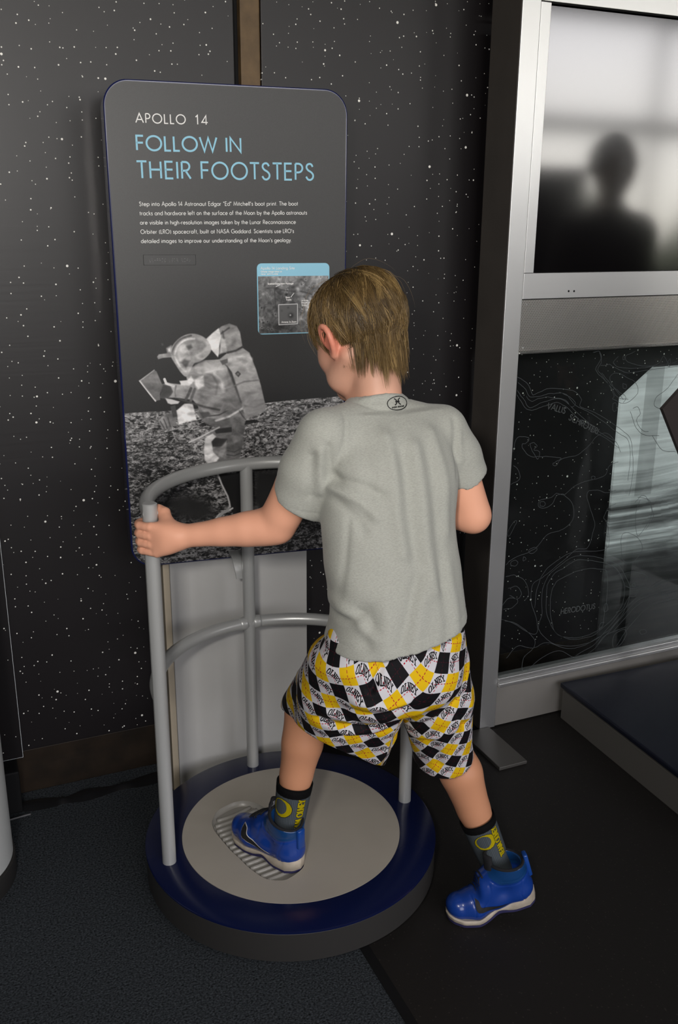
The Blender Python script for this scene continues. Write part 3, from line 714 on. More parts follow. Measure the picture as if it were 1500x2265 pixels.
paint([(-0.0426,1.2137),(-0.0348,1.2191),(-0.0174,1.2246),(-0.0003,1.2182),(0.0070,1.2049),(0.0120,1.1726),(-0.0037,1.1637),(-0.0232,1.1586),(-0.0347,1.1590),(-0.0415,1.1894)], 150, 2.5, .3, 16); pline([(-0.0332,1.2078),(-0.0301,1.1853),(-0.0231,1.1605)], 90, .0016, 3); pline([(-0.0411,1.1998),(-0.0177,1.2149)], 60, .0014, 3); pline([(-0.0232,1.1586),(-0.0037,1.1625),(0.0128,1.1707)], 55, .002, 3)
paint([(-0.0738,1.1896),(-0.0562,1.2047),(-0.0422,1.2148),(-0.0366,1.1967),(-0.0419,1.1743),(-0.0424,1.1593),(-0.0458,1.1488),(-0.0576,1.1628),(-0.0679,1.1752)], 238, 2.5, .06)
paint([(-0.0375,1.1930),(-0.0281,1.1890),(-0.0231,1.1624),(-0.0425,1.1555)], 200, 5)
# helmet
HC = [(-0.1549,1.1631),(-0.1466,1.1806),(-0.1318,1.1950),(-0.1128,1.2033),(-0.0941,1.2032),(-0.0755,1.1949),(-0.0639,1.1807),(-0.0614,1.1637),(-0.0734,1.1490),(-0.0889,1.1401),(-0.1004,1.1368),(-0.1085,1.1238),(-0.1198,1.1072),(-0.1315,1.1164),(-0.1434,1.1357),(-0.1517,1.1510)]
paint(catmull(HC, 4, True).tolist(), 165, 2.5, .25, 17, ([(-0.1320,1.1920)][0], [(-0.0732,1.1528)][0], 190))
paint(catmull([(-0.1373,1.1718),(-0.1230,1.1825),(-0.1122,1.1728),(-0.1082,1.1502),(-0.1111,1.1353),(-0.1198,1.1262),(-0.1306,1.1379),(-0.1366,1.1550)], 4, True).tolist(), 205, 3, .1, 18)
paint(catmull([(-0.1230,1.1844),(-0.1021,1.1912),(-0.0796,1.1868),(-0.0724,1.1753),(-0.0881,1.1608),(-0.1072,1.1577),(-0.1122,1.1728)], 4, True).tolist(), 140, 6, .3, 19); paint([(-0.1177,1.1768),(-0.1062,1.1809),(-0.1035,1.1726),(-0.1124,1.1673)], 95, 5); paint([(-0.1324,1.1398),(-0.1227,1.1470),(-0.1097,1.1428),(-0.1198,1.1262)], 100, 6)
pline(catmull([(-0.1446,1.1590),(-0.1344,1.1791),(-0.1171,1.1909),(-0.0982,1.1929)], 5).tolist(), 225, .0022, 2); pline(catmull([(-0.1512,1.1630),(-0.1398,1.1830),(-0.1244,1.1948),(-0.1055,1.1998)], 5).tolist(), 95, .0022, 2); pline(catmull([(-0.1441,1.1534),(-0.1363,1.1362),(-0.1274,1.1246),(-0.1201,1.1186)], 5).tolist(), 215, .002, 2)
paint([(-0.1607,1.1726),(-0.1512,1.1778),(-0.1512,1.1630),(-0.1593,1.1640)], 240, 8); paint([(-0.1838,1.1548),(-0.1798,1.1602),(-0.1538,1.1630),(-0.1516,1.1525),(-0.1710,1.1517),(-0.1815,1.1491)], 140, 2, .4); paint([(-0.1731,1.1841),(-0.1694,1.1847),(-0.1677,1.1809),(-0.1716,1.1785)], 75, 3)
wr = 1-np.abs(vnoise(FH, FW, 46, 20, 61, 3)-.5)*2; wr2 = vnoise(FH, FW, 14, 9, 62, 4)
ART = ART*(1+SUIT*(.42*(wr-.78)+.34*(wr2-.5)))
for _ in range(2): ART[1:-1, 1:-1] = ART[1:-1, 1:-1]*(1-.6*SUIT[1:-1, 1:-1])+.6*SUIT[1:-1, 1:-1]*(ART[:-2, 1:-1]+ART[2:, 1:-1]+ART[1:-1, :-2]+ART[1:-1, 2:])/4
ART += (np.random.RandomState(1).rand(FH, FW)-.5)*7
face_art = np.repeat((ART/255)[..., None], 3, 2)*np.array([1.0, .99, .985])
M_print = image_mat('sign_print', face_art, rough=.42, spec=.42, gain=1.0)
nb = M_print.node_tree
o_ = rrect(fu0, fu1, fz0, fz1, RC-.004, 14)
V = [pw(u, z, .0012) for u, z in o_]; n_ = len(V)
fc = put('printed_face', V, [tuple(range(n_-1, -1, -1))][::1] and [tuple(range(n_))], M_print, sg, label='charcoal face with a grey picture of an astronaut walking on the moon')
fc.data.flip_normals() if fc.data.polygons[0].normal.y > 0 else None
set_uv(fc, [((u-fu0)/(fu1-fu0), (z-fz0)/(fz1-fz0)) for u, z in o_])
# ---- lettering on the face
M_white = mat('white_print', (.80, .79, .77), .5, spec=.3); M_sky = mat('light_blue_print', (.28, .57, .72), .5, spec=.3); M_text = mat('pale_print', (.74, .74, .72), .5, spec=.3)
def panel_text(lines, m, name, w2, label=None, d=.0016):
    V = []; F = []
    for s, p0, p1, cap, tr_ in lines:
        ang = math.atan2(p1[1]-p0[1], p1[0]-p0[0])
        v, f = ribbons(fit_text(s, p0[0], p0[1], p1[0], cap, tr_, ang), w2)
        o = len(V); V += [pw(x, z, d) for x, z in v]; F += [tuple(i+o for i in q) for q in f]
    return put(name, V, [tuple(reversed(q)) for q in F], m, sg, label=label)
def capz(a, b): return abs(a[0][1]-b[0][1])
panel_text([('APOLLO', [(-0.2031,1.6426)][0], [(-0.0984,1.6432)][0], .0178, .17)], M_white, 'title_lettering', .0011, 'white lettering')
panel_text([('14', [(-0.0782,1.6434)][0], [(-0.0512,1.6435)][0], .0178, .24)], M_white, 'title_lettering', .0011, 'white lettering')
panel_text([('FOLLOW IN', [(-0.2053,1.5888)][0], [(0.0212,1.5908)][0], .0282, .12), ('THEIR FOOTSTEPS', [(-0.2056,1.5332)][0], [(0.1849,1.5369)][0], .0335, .13)], M_sky, 'heading_lettering', .0020, 'light blue lettering')
LN = [('Step into Apollo 14 Astronaut Edgar \u201cEd\u201d Mitchell\u2019s boot print. The boot', [(-0.2050,1.4771)][0], [(0.1468,1.4821)][0]),
 ('tracks and hardware left on the surface of the Moon by the Apollo astronauts', [(-0.2051,1.4582)][0], [(0.1678,1.4629)][0]),
 ('are visible in high-resolution images taken by the Lunar Reconnaissance', [(-0.2052,1.4392)][0], [(0.1412,1.4427)][0]),
 ('Orbiter (LRO) spacecraft, built at NASA Goddard. Scientists use LRO\u2019s', [(-0.2053,1.4201)][0], [(0.1369,1.4231)][0]),
 ('detailed images to improve our understanding of the Moon\u2019s geology.', [(-0.2054,1.4009)][0], [(0.1314,1.4034)][0])]
panel_text([(s, a, b, .0083, .12) for s, a, b in LN], M_text, 'paragraph_lettering', .00056, 'small white lettering')
# braille plate
br = plate(rrect([(-0.2025,1.3654)][0][0], [(-0.0881,1.3648)][0][0], [(-0.2032,1.3540)][0][1], [(-0.2019,1.3763)][0][1], .001, 2), .0022, .0005, 'braille_plate', mat('braille_plate', (.022, .022, .022), .4), sg, bev=.0008)
rs = np.random.RandomState(11); V = []; F = []
b0 = [(-0.1890,1.3634)][0]; b1 = [(-0.0972,1.3639)][0]
for word in ((0, 7), (8, 12), (13, 17)):
    for c in range(*word):
        dots = rs.permutation(6)[:rs.randint(2, 5)]
        for d_ in dots:
            u = b0[0]+(b1[0]-b0[0])*(c+.28*(d_ % 2))/17; z = b0[1]+.0035-.0032*(d_//2)+.001
            o = len(V); V += [pw(u+.0008*math.cos(a), z+.0008*math.sin(a), .0024) for a in np.arange(6)*math.pi/3]+[pw(u, z, .0031)]
            F += [(o+k, o+6, o+(k+1) % 6) for k in range(6)]
put('braille_dots', V, F, mat('braille_dot', (.30, .30, .30), .3), br)
# landing site inset
i0 = [(0.0492,1.2754)][0][0]; i1 = [(0.2210,1.2765)][0][0]; j1 = [(0.1257,1.3568)][0][1]; j0 = [(0.1243,1.1977)][0][1]
ins = plate(rrect(i0, i1, j0, j1, .011, 8), .0024, .0006, 'landing_site_inset', M_sky, sg, bev=.0005, label='light blue inset card with a grey moon map')
k0, k1, l0, l1 = i0+.0022, i1-.0022, j0+.0022, [(0.1254,1.3283)][0][1]
IS = 2200.0; IW, IH = int((k1-k0)*IS), int((l1-l0)*IS)
mo = 105+(vnoise(IH, IW, 120, 120, 41, 4)-.5)*120+(vnoise(IH, IW, 16, 16, 42, 3)-.5)*90
X, Y = np.meshgrid(np.arange(IW)/IW, np.arange(IH)/IH)
mo += 30*np.clip(X-.3, 0, 1)+30*np.clip(Y-.4, 0, 1)-15; 
rs = np.random.RandomState(6)
for _ in range(120):
    cx, cy, r = rs.rand()*IW, rs.rand()*IH, 2+7*rs.rand()**4
    y0, y1, x0, x1 = int(max(0, cy-4*r)), int(min(IH, cy+4*r)), int(max(0, cx-4*r)), int(min(IW, cx+4*r))
    gx, gy = np.meshgrid(np.arange(x0, x1)-cx, np.arange(y0, y1)-cy); q = np.hypot(gx, gy)/r
    mo[y0:y1, x0:x1] += 26*np.exp(-(q-1.4)**2*1.5)-45*np.exp(-q*q*2.2)
for p, r, g in (([(0.1450,1.2986)], 40, 75), ([(0.1501,1.2900)], 60, 45), ([(0.1709,1.2576)], 70, 95), ([(0.0628,1.2889)], 25, 60), ([(0.1511,1.2307)], 30, 55), ([(0.0935,1.3005)], 45, -50)):
    cx, cy = (p[0][0]-k0)*IS, (p[0][1]-l0)*IS; r = r/8.333*1.05*2.2
    gx, gy = np.meshgrid(np.arange(IW)-cx, np.arange(IH)-cy); mo += g*np.exp(-(gx*gx+gy*gy)/(r*r))
def ist(pts): return [((x-k0)*IS, (z-l0)*IS) for x, z in pts]
def imark(m, g): 
    global mo
    mo = mo*(1-m)+m*g
imark(.5*stroke_mask(IH, IW, [ist(catmull([(0.0719,1.3020),(0.0910,1.3018),(0.1114,1.2966),(0.1385,1.2932)], 6).tolist()), ist(catmull([(0.0897,1.3018),(0.0901,1.2848),(0.0918,1.2665),(0.0941,1.2480)], 6).tolist()), ist(catmull([(0.1514,1.2936),(0.1631,1.2910),(0.1788,1.2859)], 6).tolist())], 3, 4), 40)
bx = ist([(0.0988,1.2645),(0.1437,1.2653),(0.1434,1.2203),(0.0989,1.2189),(0.0988,1.2645)])
imark(poly_mask(IH, IW, [(0.0988,1.2645),(0.1437,1.2653),(0.1434,1.2203),(0.0989,1.2189)], k0, l0, IS, 1), 88)
for p, r, g in (([(0.1277,1.2393)], 42, -75), ([(0.1264,1.2400)], 16, 190), ([(0.1213,1.2573)], 20, -25), ([(0.1057,1.2503)], 20, -15)):
    cx, cy = (p[0][0]-k0)*IS, (p[0][1]-l0)*IS; r = r/8.333*1.05*2.2
    gx, gy = np.meshgrid(np.arange(IW)-cx, np.arange(IH)-cy); mo += g*np.exp(-(gx*gx+gy*gy)/(r*r))
imark(stroke_mask(IH, IW, [bx], 2.0), 200)
imark(stroke_mask(IH, IW, [ist([(0.1026,1.3089),(0.0929,1.3048)]), ist([(0.1280,1.2811),(0.1352,1.2896)]), ist([(0.1709,1.2675),(0.1808,1.2704)])], 1.6), 230)
M_moon = image_mat('moon_map', np.repeat(np.clip(mo/255, .02, 1)[..., None], 3, 2), .45, .4)
V = [pw(k0, l0, .0028), pw(k1, l0, .0028), pw(k1, l1, .0028), pw(k0, l1, .0028)]
mm = put('moon_map', V, [(0, 1, 2, 3)], M_moon, ins)
set_uv(mm, [(0, 0), (1, 0), (1, 1), (0, 1)])
V = []; F = []
for s, x0, x1, yb, cap in (('Apollo 14 Landing Site', 140, 750, 205, .0054), ('Orbiter image taken at', 145, 520, 258, .0030), ('low altitude', 145, 450, 300, .0030), ('Science Experiment Package', 265, 725, 482, .0034), ('Boot', 585, 660, 738, .0034), ('Tracks', 590, 685, 782, .0034),
        ('Antares', 870, 998, 800, .0034), ('Descent', 870, 992, 842, .0034), ('Stage', 875, 958, 888, .0034), ('Antares 3x Zoom', 503, 775, 1200, .0034)):
    ua = i0+(x0-75)/1315*(i1-i0); ub = i0+(x1-75)/1315*(i1-i0); z = j1-(yb-95)/1318*(j1-j0)
    v, f = ribbons(fit_text(s, ua, z, ub, cap, .10), .00042)
    put('lettering', [pw(x, z_, .0032) for x, z_ in v], [tuple(reversed(q)) for q in f], M_white, ins, label='tiny white lettering')
# ---- pedestal behind the board
M_ped = mat('pedestal_white', (.46, .455, .44), .45, spec=.4, var=.04, vscale=5)
slab('pedestal', .481, .844, 2.122, 2.19, 0, .654, M_ped, sg, bev=.003, label='off-white pedestal box')
slab('pedestal_side', .4645, .4805, 2.124, 2.150, 0, .652, mat('pedestal_beige', (.42, .36, .27), .5), sg, bev=.001, label='beige side board')

# ------------------------------------------------------------------ round stepping platform with handrail
CX, CY, RO, RI, ZP = .648, 1.732, .333, .2515, .100
pf = thing('stepping_platform', 'round navy stepping platform with beige boot-print disc and curved steel handrail', 'platform', (CX, CY, 0))
M_side = mat('platform_side', (.030, .0285, .027), .45, spec=.35)
M_navytop = mat('navy_laminate', (.0040, .0075, .040), .20, spec=.35)
V, F = lathe([(RO-.02, .026), (RO, .028), (RO, .0935), (RO-.0015, .095)], CX, CY, 160, False, True)
put('drum_side', V, F, M_side, pf, smooth=True, angle=40, label='dark grey rim')
V, F = lathe([(RO-.002, .0952), (RO+.001, .0955), (RO+.001, .0985), (RO-.0015, ZP), (RI+.0008, ZP), (RI+.0008, .085)], CX, CY, 160, False, False)
put('top_ring', V, F, M_navytop, pf, smooth=True, angle=40, label='glossy navy blue ring')
# boot print outline on the disc (traced, completed under the shoe)
PR = catmull([(0.4938,1.8432),(0.5080,1.8612),(0.5262,1.8711),(0.5545,1.8793),(0.5794,1.8755),(0.6019,1.8569),(0.6172,1.8257),(0.6293,1.7727),(0.6352,1.7200),(0.6379,1.6745),(0.6345,1.6370),(0.6337,1.6165),(0.6239,1.5946),(0.6052,1.5807),(0.5854,1.5723),(0.5701,1.5689),(0.5507,1.5765),(0.5344,1.5895),(0.5218,1.6138),(0.5108,1.6440),(0.5027,1.6772),(0.4936,1.7086),(0.4883,1.7382),(0.4829,1.7685),(0.4801,1.7963),(0.4828,1.8223)], 3, True)
M_beige = mat('beige_disc', (.40, .365, .31), .5, spec=.35, var=.05, vscale=7)
bm = bmesh.new()
def loop(pts, z):
    vs = [bm.verts.new((x, y, z)) for x, y in pts]
    return vs, [bm.edges.new((vs[i], vs[(i+1) % len(vs)])) for i in range(len(vs))]
circ = [(CX+RI*math.cos(2*math.pi*k/160), CY+RI*math.sin(2*math.pi*k/160)) for k in range(160)]
v1, e1 = loop(circ, ZP+.0004); v2, e2 = loop([tuple(p) for p in PR], ZP+.0004)
bmesh.ops.triangle_fill(bm, use_beauty=True, edges=e1+e2)
inside = [f for f in bm.faces if all(v in set(v2) for v in f.verts)]
pc = np.mean(PR, 0)
kill = []
for f in bm.faces:
    if set(f.verts) <= set(v2):
        c = f.calc_center_median()
        # inside the outline?
        x, y = c.x, c.y; ins_ = False
        for i in range(len(PR)):
            (ax, ay), (bx_, by) = PR[i], PR[(i+1) % len(PR)]
            if (ay > y) != (by > y) and x < (bx_-ax)*(y-ay)/(by-ay)+ax: ins_ = not ins_
        if ins_: kill.append(f)
bmesh.ops.delete(bm, geom=kill, context='FACES')
for f in bm.faces:
    if f.normal.z < 0: f.normal_flip()
v3 = [bm.verts.new((CX+(x-CX), CY+(y-CY), .088)) for x, y in circ]
for i in range(160): bm.faces.new((v1[i], v3[i], v3[(i+1) % 160], v1[(i+1) % 160]))
disc = bm_put('disc_insert', bm, M_beige, pf, label='beige disc')
# recessed print: wall and floor
PD = .011
Pin = pc+(PR-pc)*.955
M_printmould = mat('boot_print_grey', (.33, .315, .285), .32, spec=.5)
V = [(x, y, ZP+.0006) for x, y in PR]+[(x, y, ZP-PD*.6) for x, y in pc+(PR-pc)*.985]+[(x, y, ZP-PD) for x, y in Pin]; n_ = len(PR)
F = []
for r_ in range(2):
    for k in range(n_): F.append((r_*n_+k, r_*n_+(k+1) % n_, (r_+1)*n_+(k+1) % n_, (r_+1)*n_+k))
F.append(tuple(2*n_+k for k in range(n_)))
bp_ = put('boot_print', V, F, M_printmould, pf, smooth=True, angle=30, label='grey moulded astronaut boot print')
bm = bmesh.new(); bm.from_mesh(bp_.data); bmesh.ops.recalc_face_normals(bm, faces=bm.faces)
if sum(f.normal.z*f.calc_area() for f in bm.faces) < 0: bmesh.ops.reverse_faces(bm, faces=bm.faces)
bm.to_mesh(bp_.data); bm.free()
axd = np.array([(0.5958,1.5901)][0])-np.array([(0.5356,1.8516)][0]); Lp = np.linalg.norm(axd); axd /= Lp; pr_ = np.array([-axd[1], axd[0]])
s_all = (Pin-pc)@axd; q_all = (Pin-pc)@pr_
def width_at(s0):
    qs = []
    for i in range(n_):
        a, b = s_all[i]-s0, s_all[(i+1) % n_]-s0
        if a*b < 0: t = a/(a-b); qs.append(q_all[i]+(q_all[(i+1) % n_]-q_all[i])*t)
    return (min(qs), max(qs)) if len(qs) >= 2 else None
s0 = s_all.min()+.022
while s0 < s_all.max()-.02:
    wq = width_at(s0)
    if wq:
        a = wq[0]+.004; b = wq[1]-.004
        pth = [pc+axd*(s0+.004*math.cos((t-.5)*math.pi))+pr_*(a+(b-a)*t) for t in np.linspace(0, 1, 9)]
        V, F = tube([(p[0], p[1], ZP-PD+.0008) for p in pth], .0052, 8)
        put('tread_rib', V, F, M_printmould, bp_, smooth=True)
    s0 += .0175
# feet
for a in (225, 315, 80, 150):
    x, y = CX+.298*math.cos(math.radians(a)), CY+.298*math.sin(math.radians(a))
    if a == 225: x, y = .447, 1.545
    V, F = lathe([(.016, 0), (.020, .002), (.020, .006), (.008, .010), (.006, .027)], x, y, 24, True, True)
    put('levelling_foot', V, F, mat('chrome_foot', (.75, .75, .75), .12, metal=1), pf, smooth=True, angle=40)
# handrail
HX, HY, HR, TR = .6500, 1.727, .2915, .0150
ZR1, ZR2 = .905, .502
def rail(z, a0, a1, r=TR, n=64): return [(HX+HR*math.cos(math.radians(a)), HY+HR*math.sin(math.radians(a)), z) for a in np.linspace(a0, a1, n)]
for nm, px_, py_, zt in (('left', HX-HR, HY, .925), ('back', HX, HY+HR, ZR1), ('right', HX+HR, HY, .925)):
    prof = [(TR, ZP-.001), (TR, zt-.002), (TR-.002, zt)]
    V, F = lathe(prof, px_, py_, 32, True, True)
    p_ = put('rail_post', V, F, M_steel, pf, smooth=True, angle=40)
V, F = tube(rail(ZR1, 181, -1), TR, 20); put('top_rail', V, F, M_steel, pf, smooth=True, angle=40)
V, F = tube(rail(ZR2, 179.5, .5), TR, 20); put('middle_rail', V, F, M_steel, pf, smooth=True, angle=40)
for z, s_ in ((ZR2, 1),):
    for a in (86.6, 93.4):
        P = np.array(rail(z, a-2.2, a+2.2, n=5)); V, F = tube(P, [TR, TR+.0010, TR+.0016, TR+.0010, TR], 20)
        put('weld_bead', V, F, M_steel, pf, smooth=True)
br_pts = catmull([(HX-.012, HY+HR+.008, .618), (HX-.016, HY+HR+.012, .645), (HX-.017, HY+HR+.03, .668), (HX-.017, HY+HR+.075, .676), (HX-.017, HY+HR+.10, .677)], 5)
bm = bmesh.new(); rows = []
for i, p in enumerate(br_pts):
    t = br_pts[min(i+1, len(br_pts)-1)]-br_pts[max(i-1, 0)]; t /= np.linalg.norm(t); nn = np.cross(t, [1, 0, 0])
    rows.append([bm.verts.new(p+np.array([sx*.016, 0, 0])+nn*sn*.0025) for sx, sn in ((-1, -1), (1, -1), (1, 1), (-1, 1))])
for a, b in zip(rows[:-1], rows[1:]):
    for k in range(4): bm.faces.new((a[k], a[(k+1) % 4], b[(k+1) % 4], b[k]))
bm.faces.new(rows[0]); bm.faces.new(rows[-1][::-1]); bmesh.ops.recalc_face_normals(bm, faces=bm.faces)
bm_put('sign_bracket', bm, M_steel, pf, smooth=True, angle=40)

# ------------------------------------------------------------------ display kiosk on the right
FY, FB = 2.073, 2.206
ks = thing('display_kiosk', 'tall aluminium display kiosk with dark screen, speaker grille and etched glass map', 'kiosk', (1.75, 2.1, 0))
slab('frame_post', 1.3768, 1.4288, FY, FY+.004, .004, 2.6, M_alu, ks, bev=.001, label='brushed aluminium post face')
slab('side_panel', 1.3765, 1.4288, FY+.0042, FB, .004, 2.6, M_alu_dark, ks, bev=.001, label='dark bronze post side')
slab('frame_post', 2.601, 2.653, FY, FY+.004, .004, 2.6, M_alu, ks, bev=.001, label='brushed aluminium post face'); slab('side_panel', 2.601, 2.653, FY+.0042, FB, .004, 2.6, M_alu_dark, ks, bev=.001, label='dark bronze post side')
slab('foot_plate', 1.3155, 1.4065, 1.872, 2.071, 0, .010, mat('foot_plate_grey', (.13, .125, .115), .4, metal=.6), ks, bev=.0015, label='grey floor plate')
slab('screen_bezel', 1.4294, 1.4585, FY, FY+.02, 1.3245, 1.9515, M_alu, ks, bev=.0008)
slab('screen_bezel', 1.4294, 2.6, FY, FY+.02, 1.9535, 2.6, M_alu, ks, bev=.0008)
slab('lower_bezel', 1.4294, 2.6, FY, FY+.02, 1.2585, 1.3240, M_alu, ks, bev=.0008)
M_screen = mat('screen_glass', (.004, .0035, .004), .105, spec=.9); bsdf(M_screen).inputs['IOR'].default_value = 1.72
slab('screen', 1.4590, 2.6, FY+.006, FY+.018, 1.3245, 1.9465, M_screen, ks, bev=.0005, label='dark glossy screen mirroring the windows')
for p in ((1.5739,2.0730,1.2761), (1.5915,2.0730,1.2757)):
    V = [(p[0]+.0026*math.cos(k*math.pi/6), FY-.0008, p[2]+.0026*math.sin(k*math.pi/6)) for k in range(12)]+[(p[0]+.0030*math.cos(k*math.pi/6), FY+.0004, p[2]+.0030*math.sin(k*math.pi/6)) for k in range(12)]
    F = [tuple(range(12))]+[(k, 12+k, 12+(k+1) % 12, (k+1) % 12) for k in range(12)]
    put('sensor_hole', V, F, M_black, ks)
# perforated grille: real plate with dark holes
slab('grille_backing', 1.4294, 2.6, FY+.014, FY+.018, 1.121, 1.2565, M_black, ks)
M_grille = bpy.data.materials.new('perforated_steel'); M_grille.use_nodes = True
nt = M_grille.node_tree; b = nt.nodes['Principled BSDF']; b.inputs['Metallic'].default_value = 1; b.inputs['Roughness'].default_value = .38; b.inputs['Base Color'].default_value = (.80, .78, .72, 1)
gx0, gx1, gz0, gz1 = 1.4300, 2.598, 1.1225, 1.2560
pit = .0052; V = []; F = []
bm = bmesh.new()
nx = int((gx1-gx0)/pit); nz = int((gz1-gz0)/(pit*.866)); pz = (gz1-gz0)/nz; px_ = pit
HVX = [(math.cos(math.radians(a)), math.sin(math.radians(a))) for a in range(30, 390, 60)]
for j in range(nz):
    for i in range(nx):
        cx = gx0+(i+.5+(.5 if j % 2 else 0))*px_; cz = gz0+(j+.5)*pz
        o = len(V)
        # square cell with a hexagonal hole
        sq = [(px_/2, pz/4), (0, pz*.62), (-px_/2, pz/4), (-px_/2, -pz/4), (0, -pz*.62), (px_/2, -pz/4)]
        hx = [(c*.0015, s*.0015) for c, s in HVX]
        V += [(cx+a, FY+.006, cz+b_) for a, b_ in sq]+[(cx+a, FY+.006, cz+b_) for a, b_ in hx]
        for k in range(6): F.append((o+k, o+6+k, o+6+(k+1) % 6, o+(k+1) % 6))
put('speaker_grille', V, F, M_grille, ks, label='perforated steel speaker grille', kind='stuff')
slab('grille_lip', 1.4294, 2.6, FY-.004, FY+.012, 1.1165, 1.1215, mat('bright_lip', (.80, .80, .78), .25, metal=1), ks, bev=.0008, label='bright metal lip')
slab('glass_sill', 1.4294, 2.6, FY-.006, FY+.03, .150, .1655, M_alu, ks, bev=.001); slab('glass_sill', 1.4294, 2.6, FY-.012, FY+.03, .1395, .1493, M_alu, ks, bev=.001)
slab('kick_board', 1.4294, 2.6, FY+.004, FY+.02, .004, .139, mat('kick_board', (.19, .18, .165), .5, spec=.3, var=.08), ks, bev=.001, label='grey kick board')
for p in ((1.4476,2.0730,1.2443), (1.4453,2.0730,1.1318)):
    V, F = lathe([(.0028, 0), (.0026, .0016), (.0012, .0022)], 0, 0, 12, True, True); V = [(p[0]+x, FY+.006-z, p[2]+y) for x, y, z in V]
    put('screw', V, F, M_steel, ks, smooth=True)
M_glass = bpy.data.materials.new('smoked_glass'); M_glass.use_nodes = True
nt = M_glass.node_tree; nt.nodes.clear(); N = nt.nodes.new; L = nt.links.new
out = N('ShaderNodeOutputMaterial'); mx = N('ShaderNodeMixShader'); tr = N('ShaderNodeBsdfTransparent'); tr.inputs[0].default_value = (.90, .93, .92, 1)
gl = N('ShaderNodeBsdfGlossy'); gl.inputs['Roughness'].default_value = .03; fr = N('ShaderNodeFresnel'); fr.inputs[0].default_value = 1.30
L(fr.outputs[0], mx.inputs[0]); L(tr.outputs[0], mx.inputs[1]); L(gl.outputs[0], mx.inputs[2]); L(mx.outputs[0], out.inputs[0])
gp = slab('glass_pane', 1.4294, 2.6, FY+.006, FY+.012, .160, 1.118, M_glass, ks, label='smoked glass pane etched with contour lines')
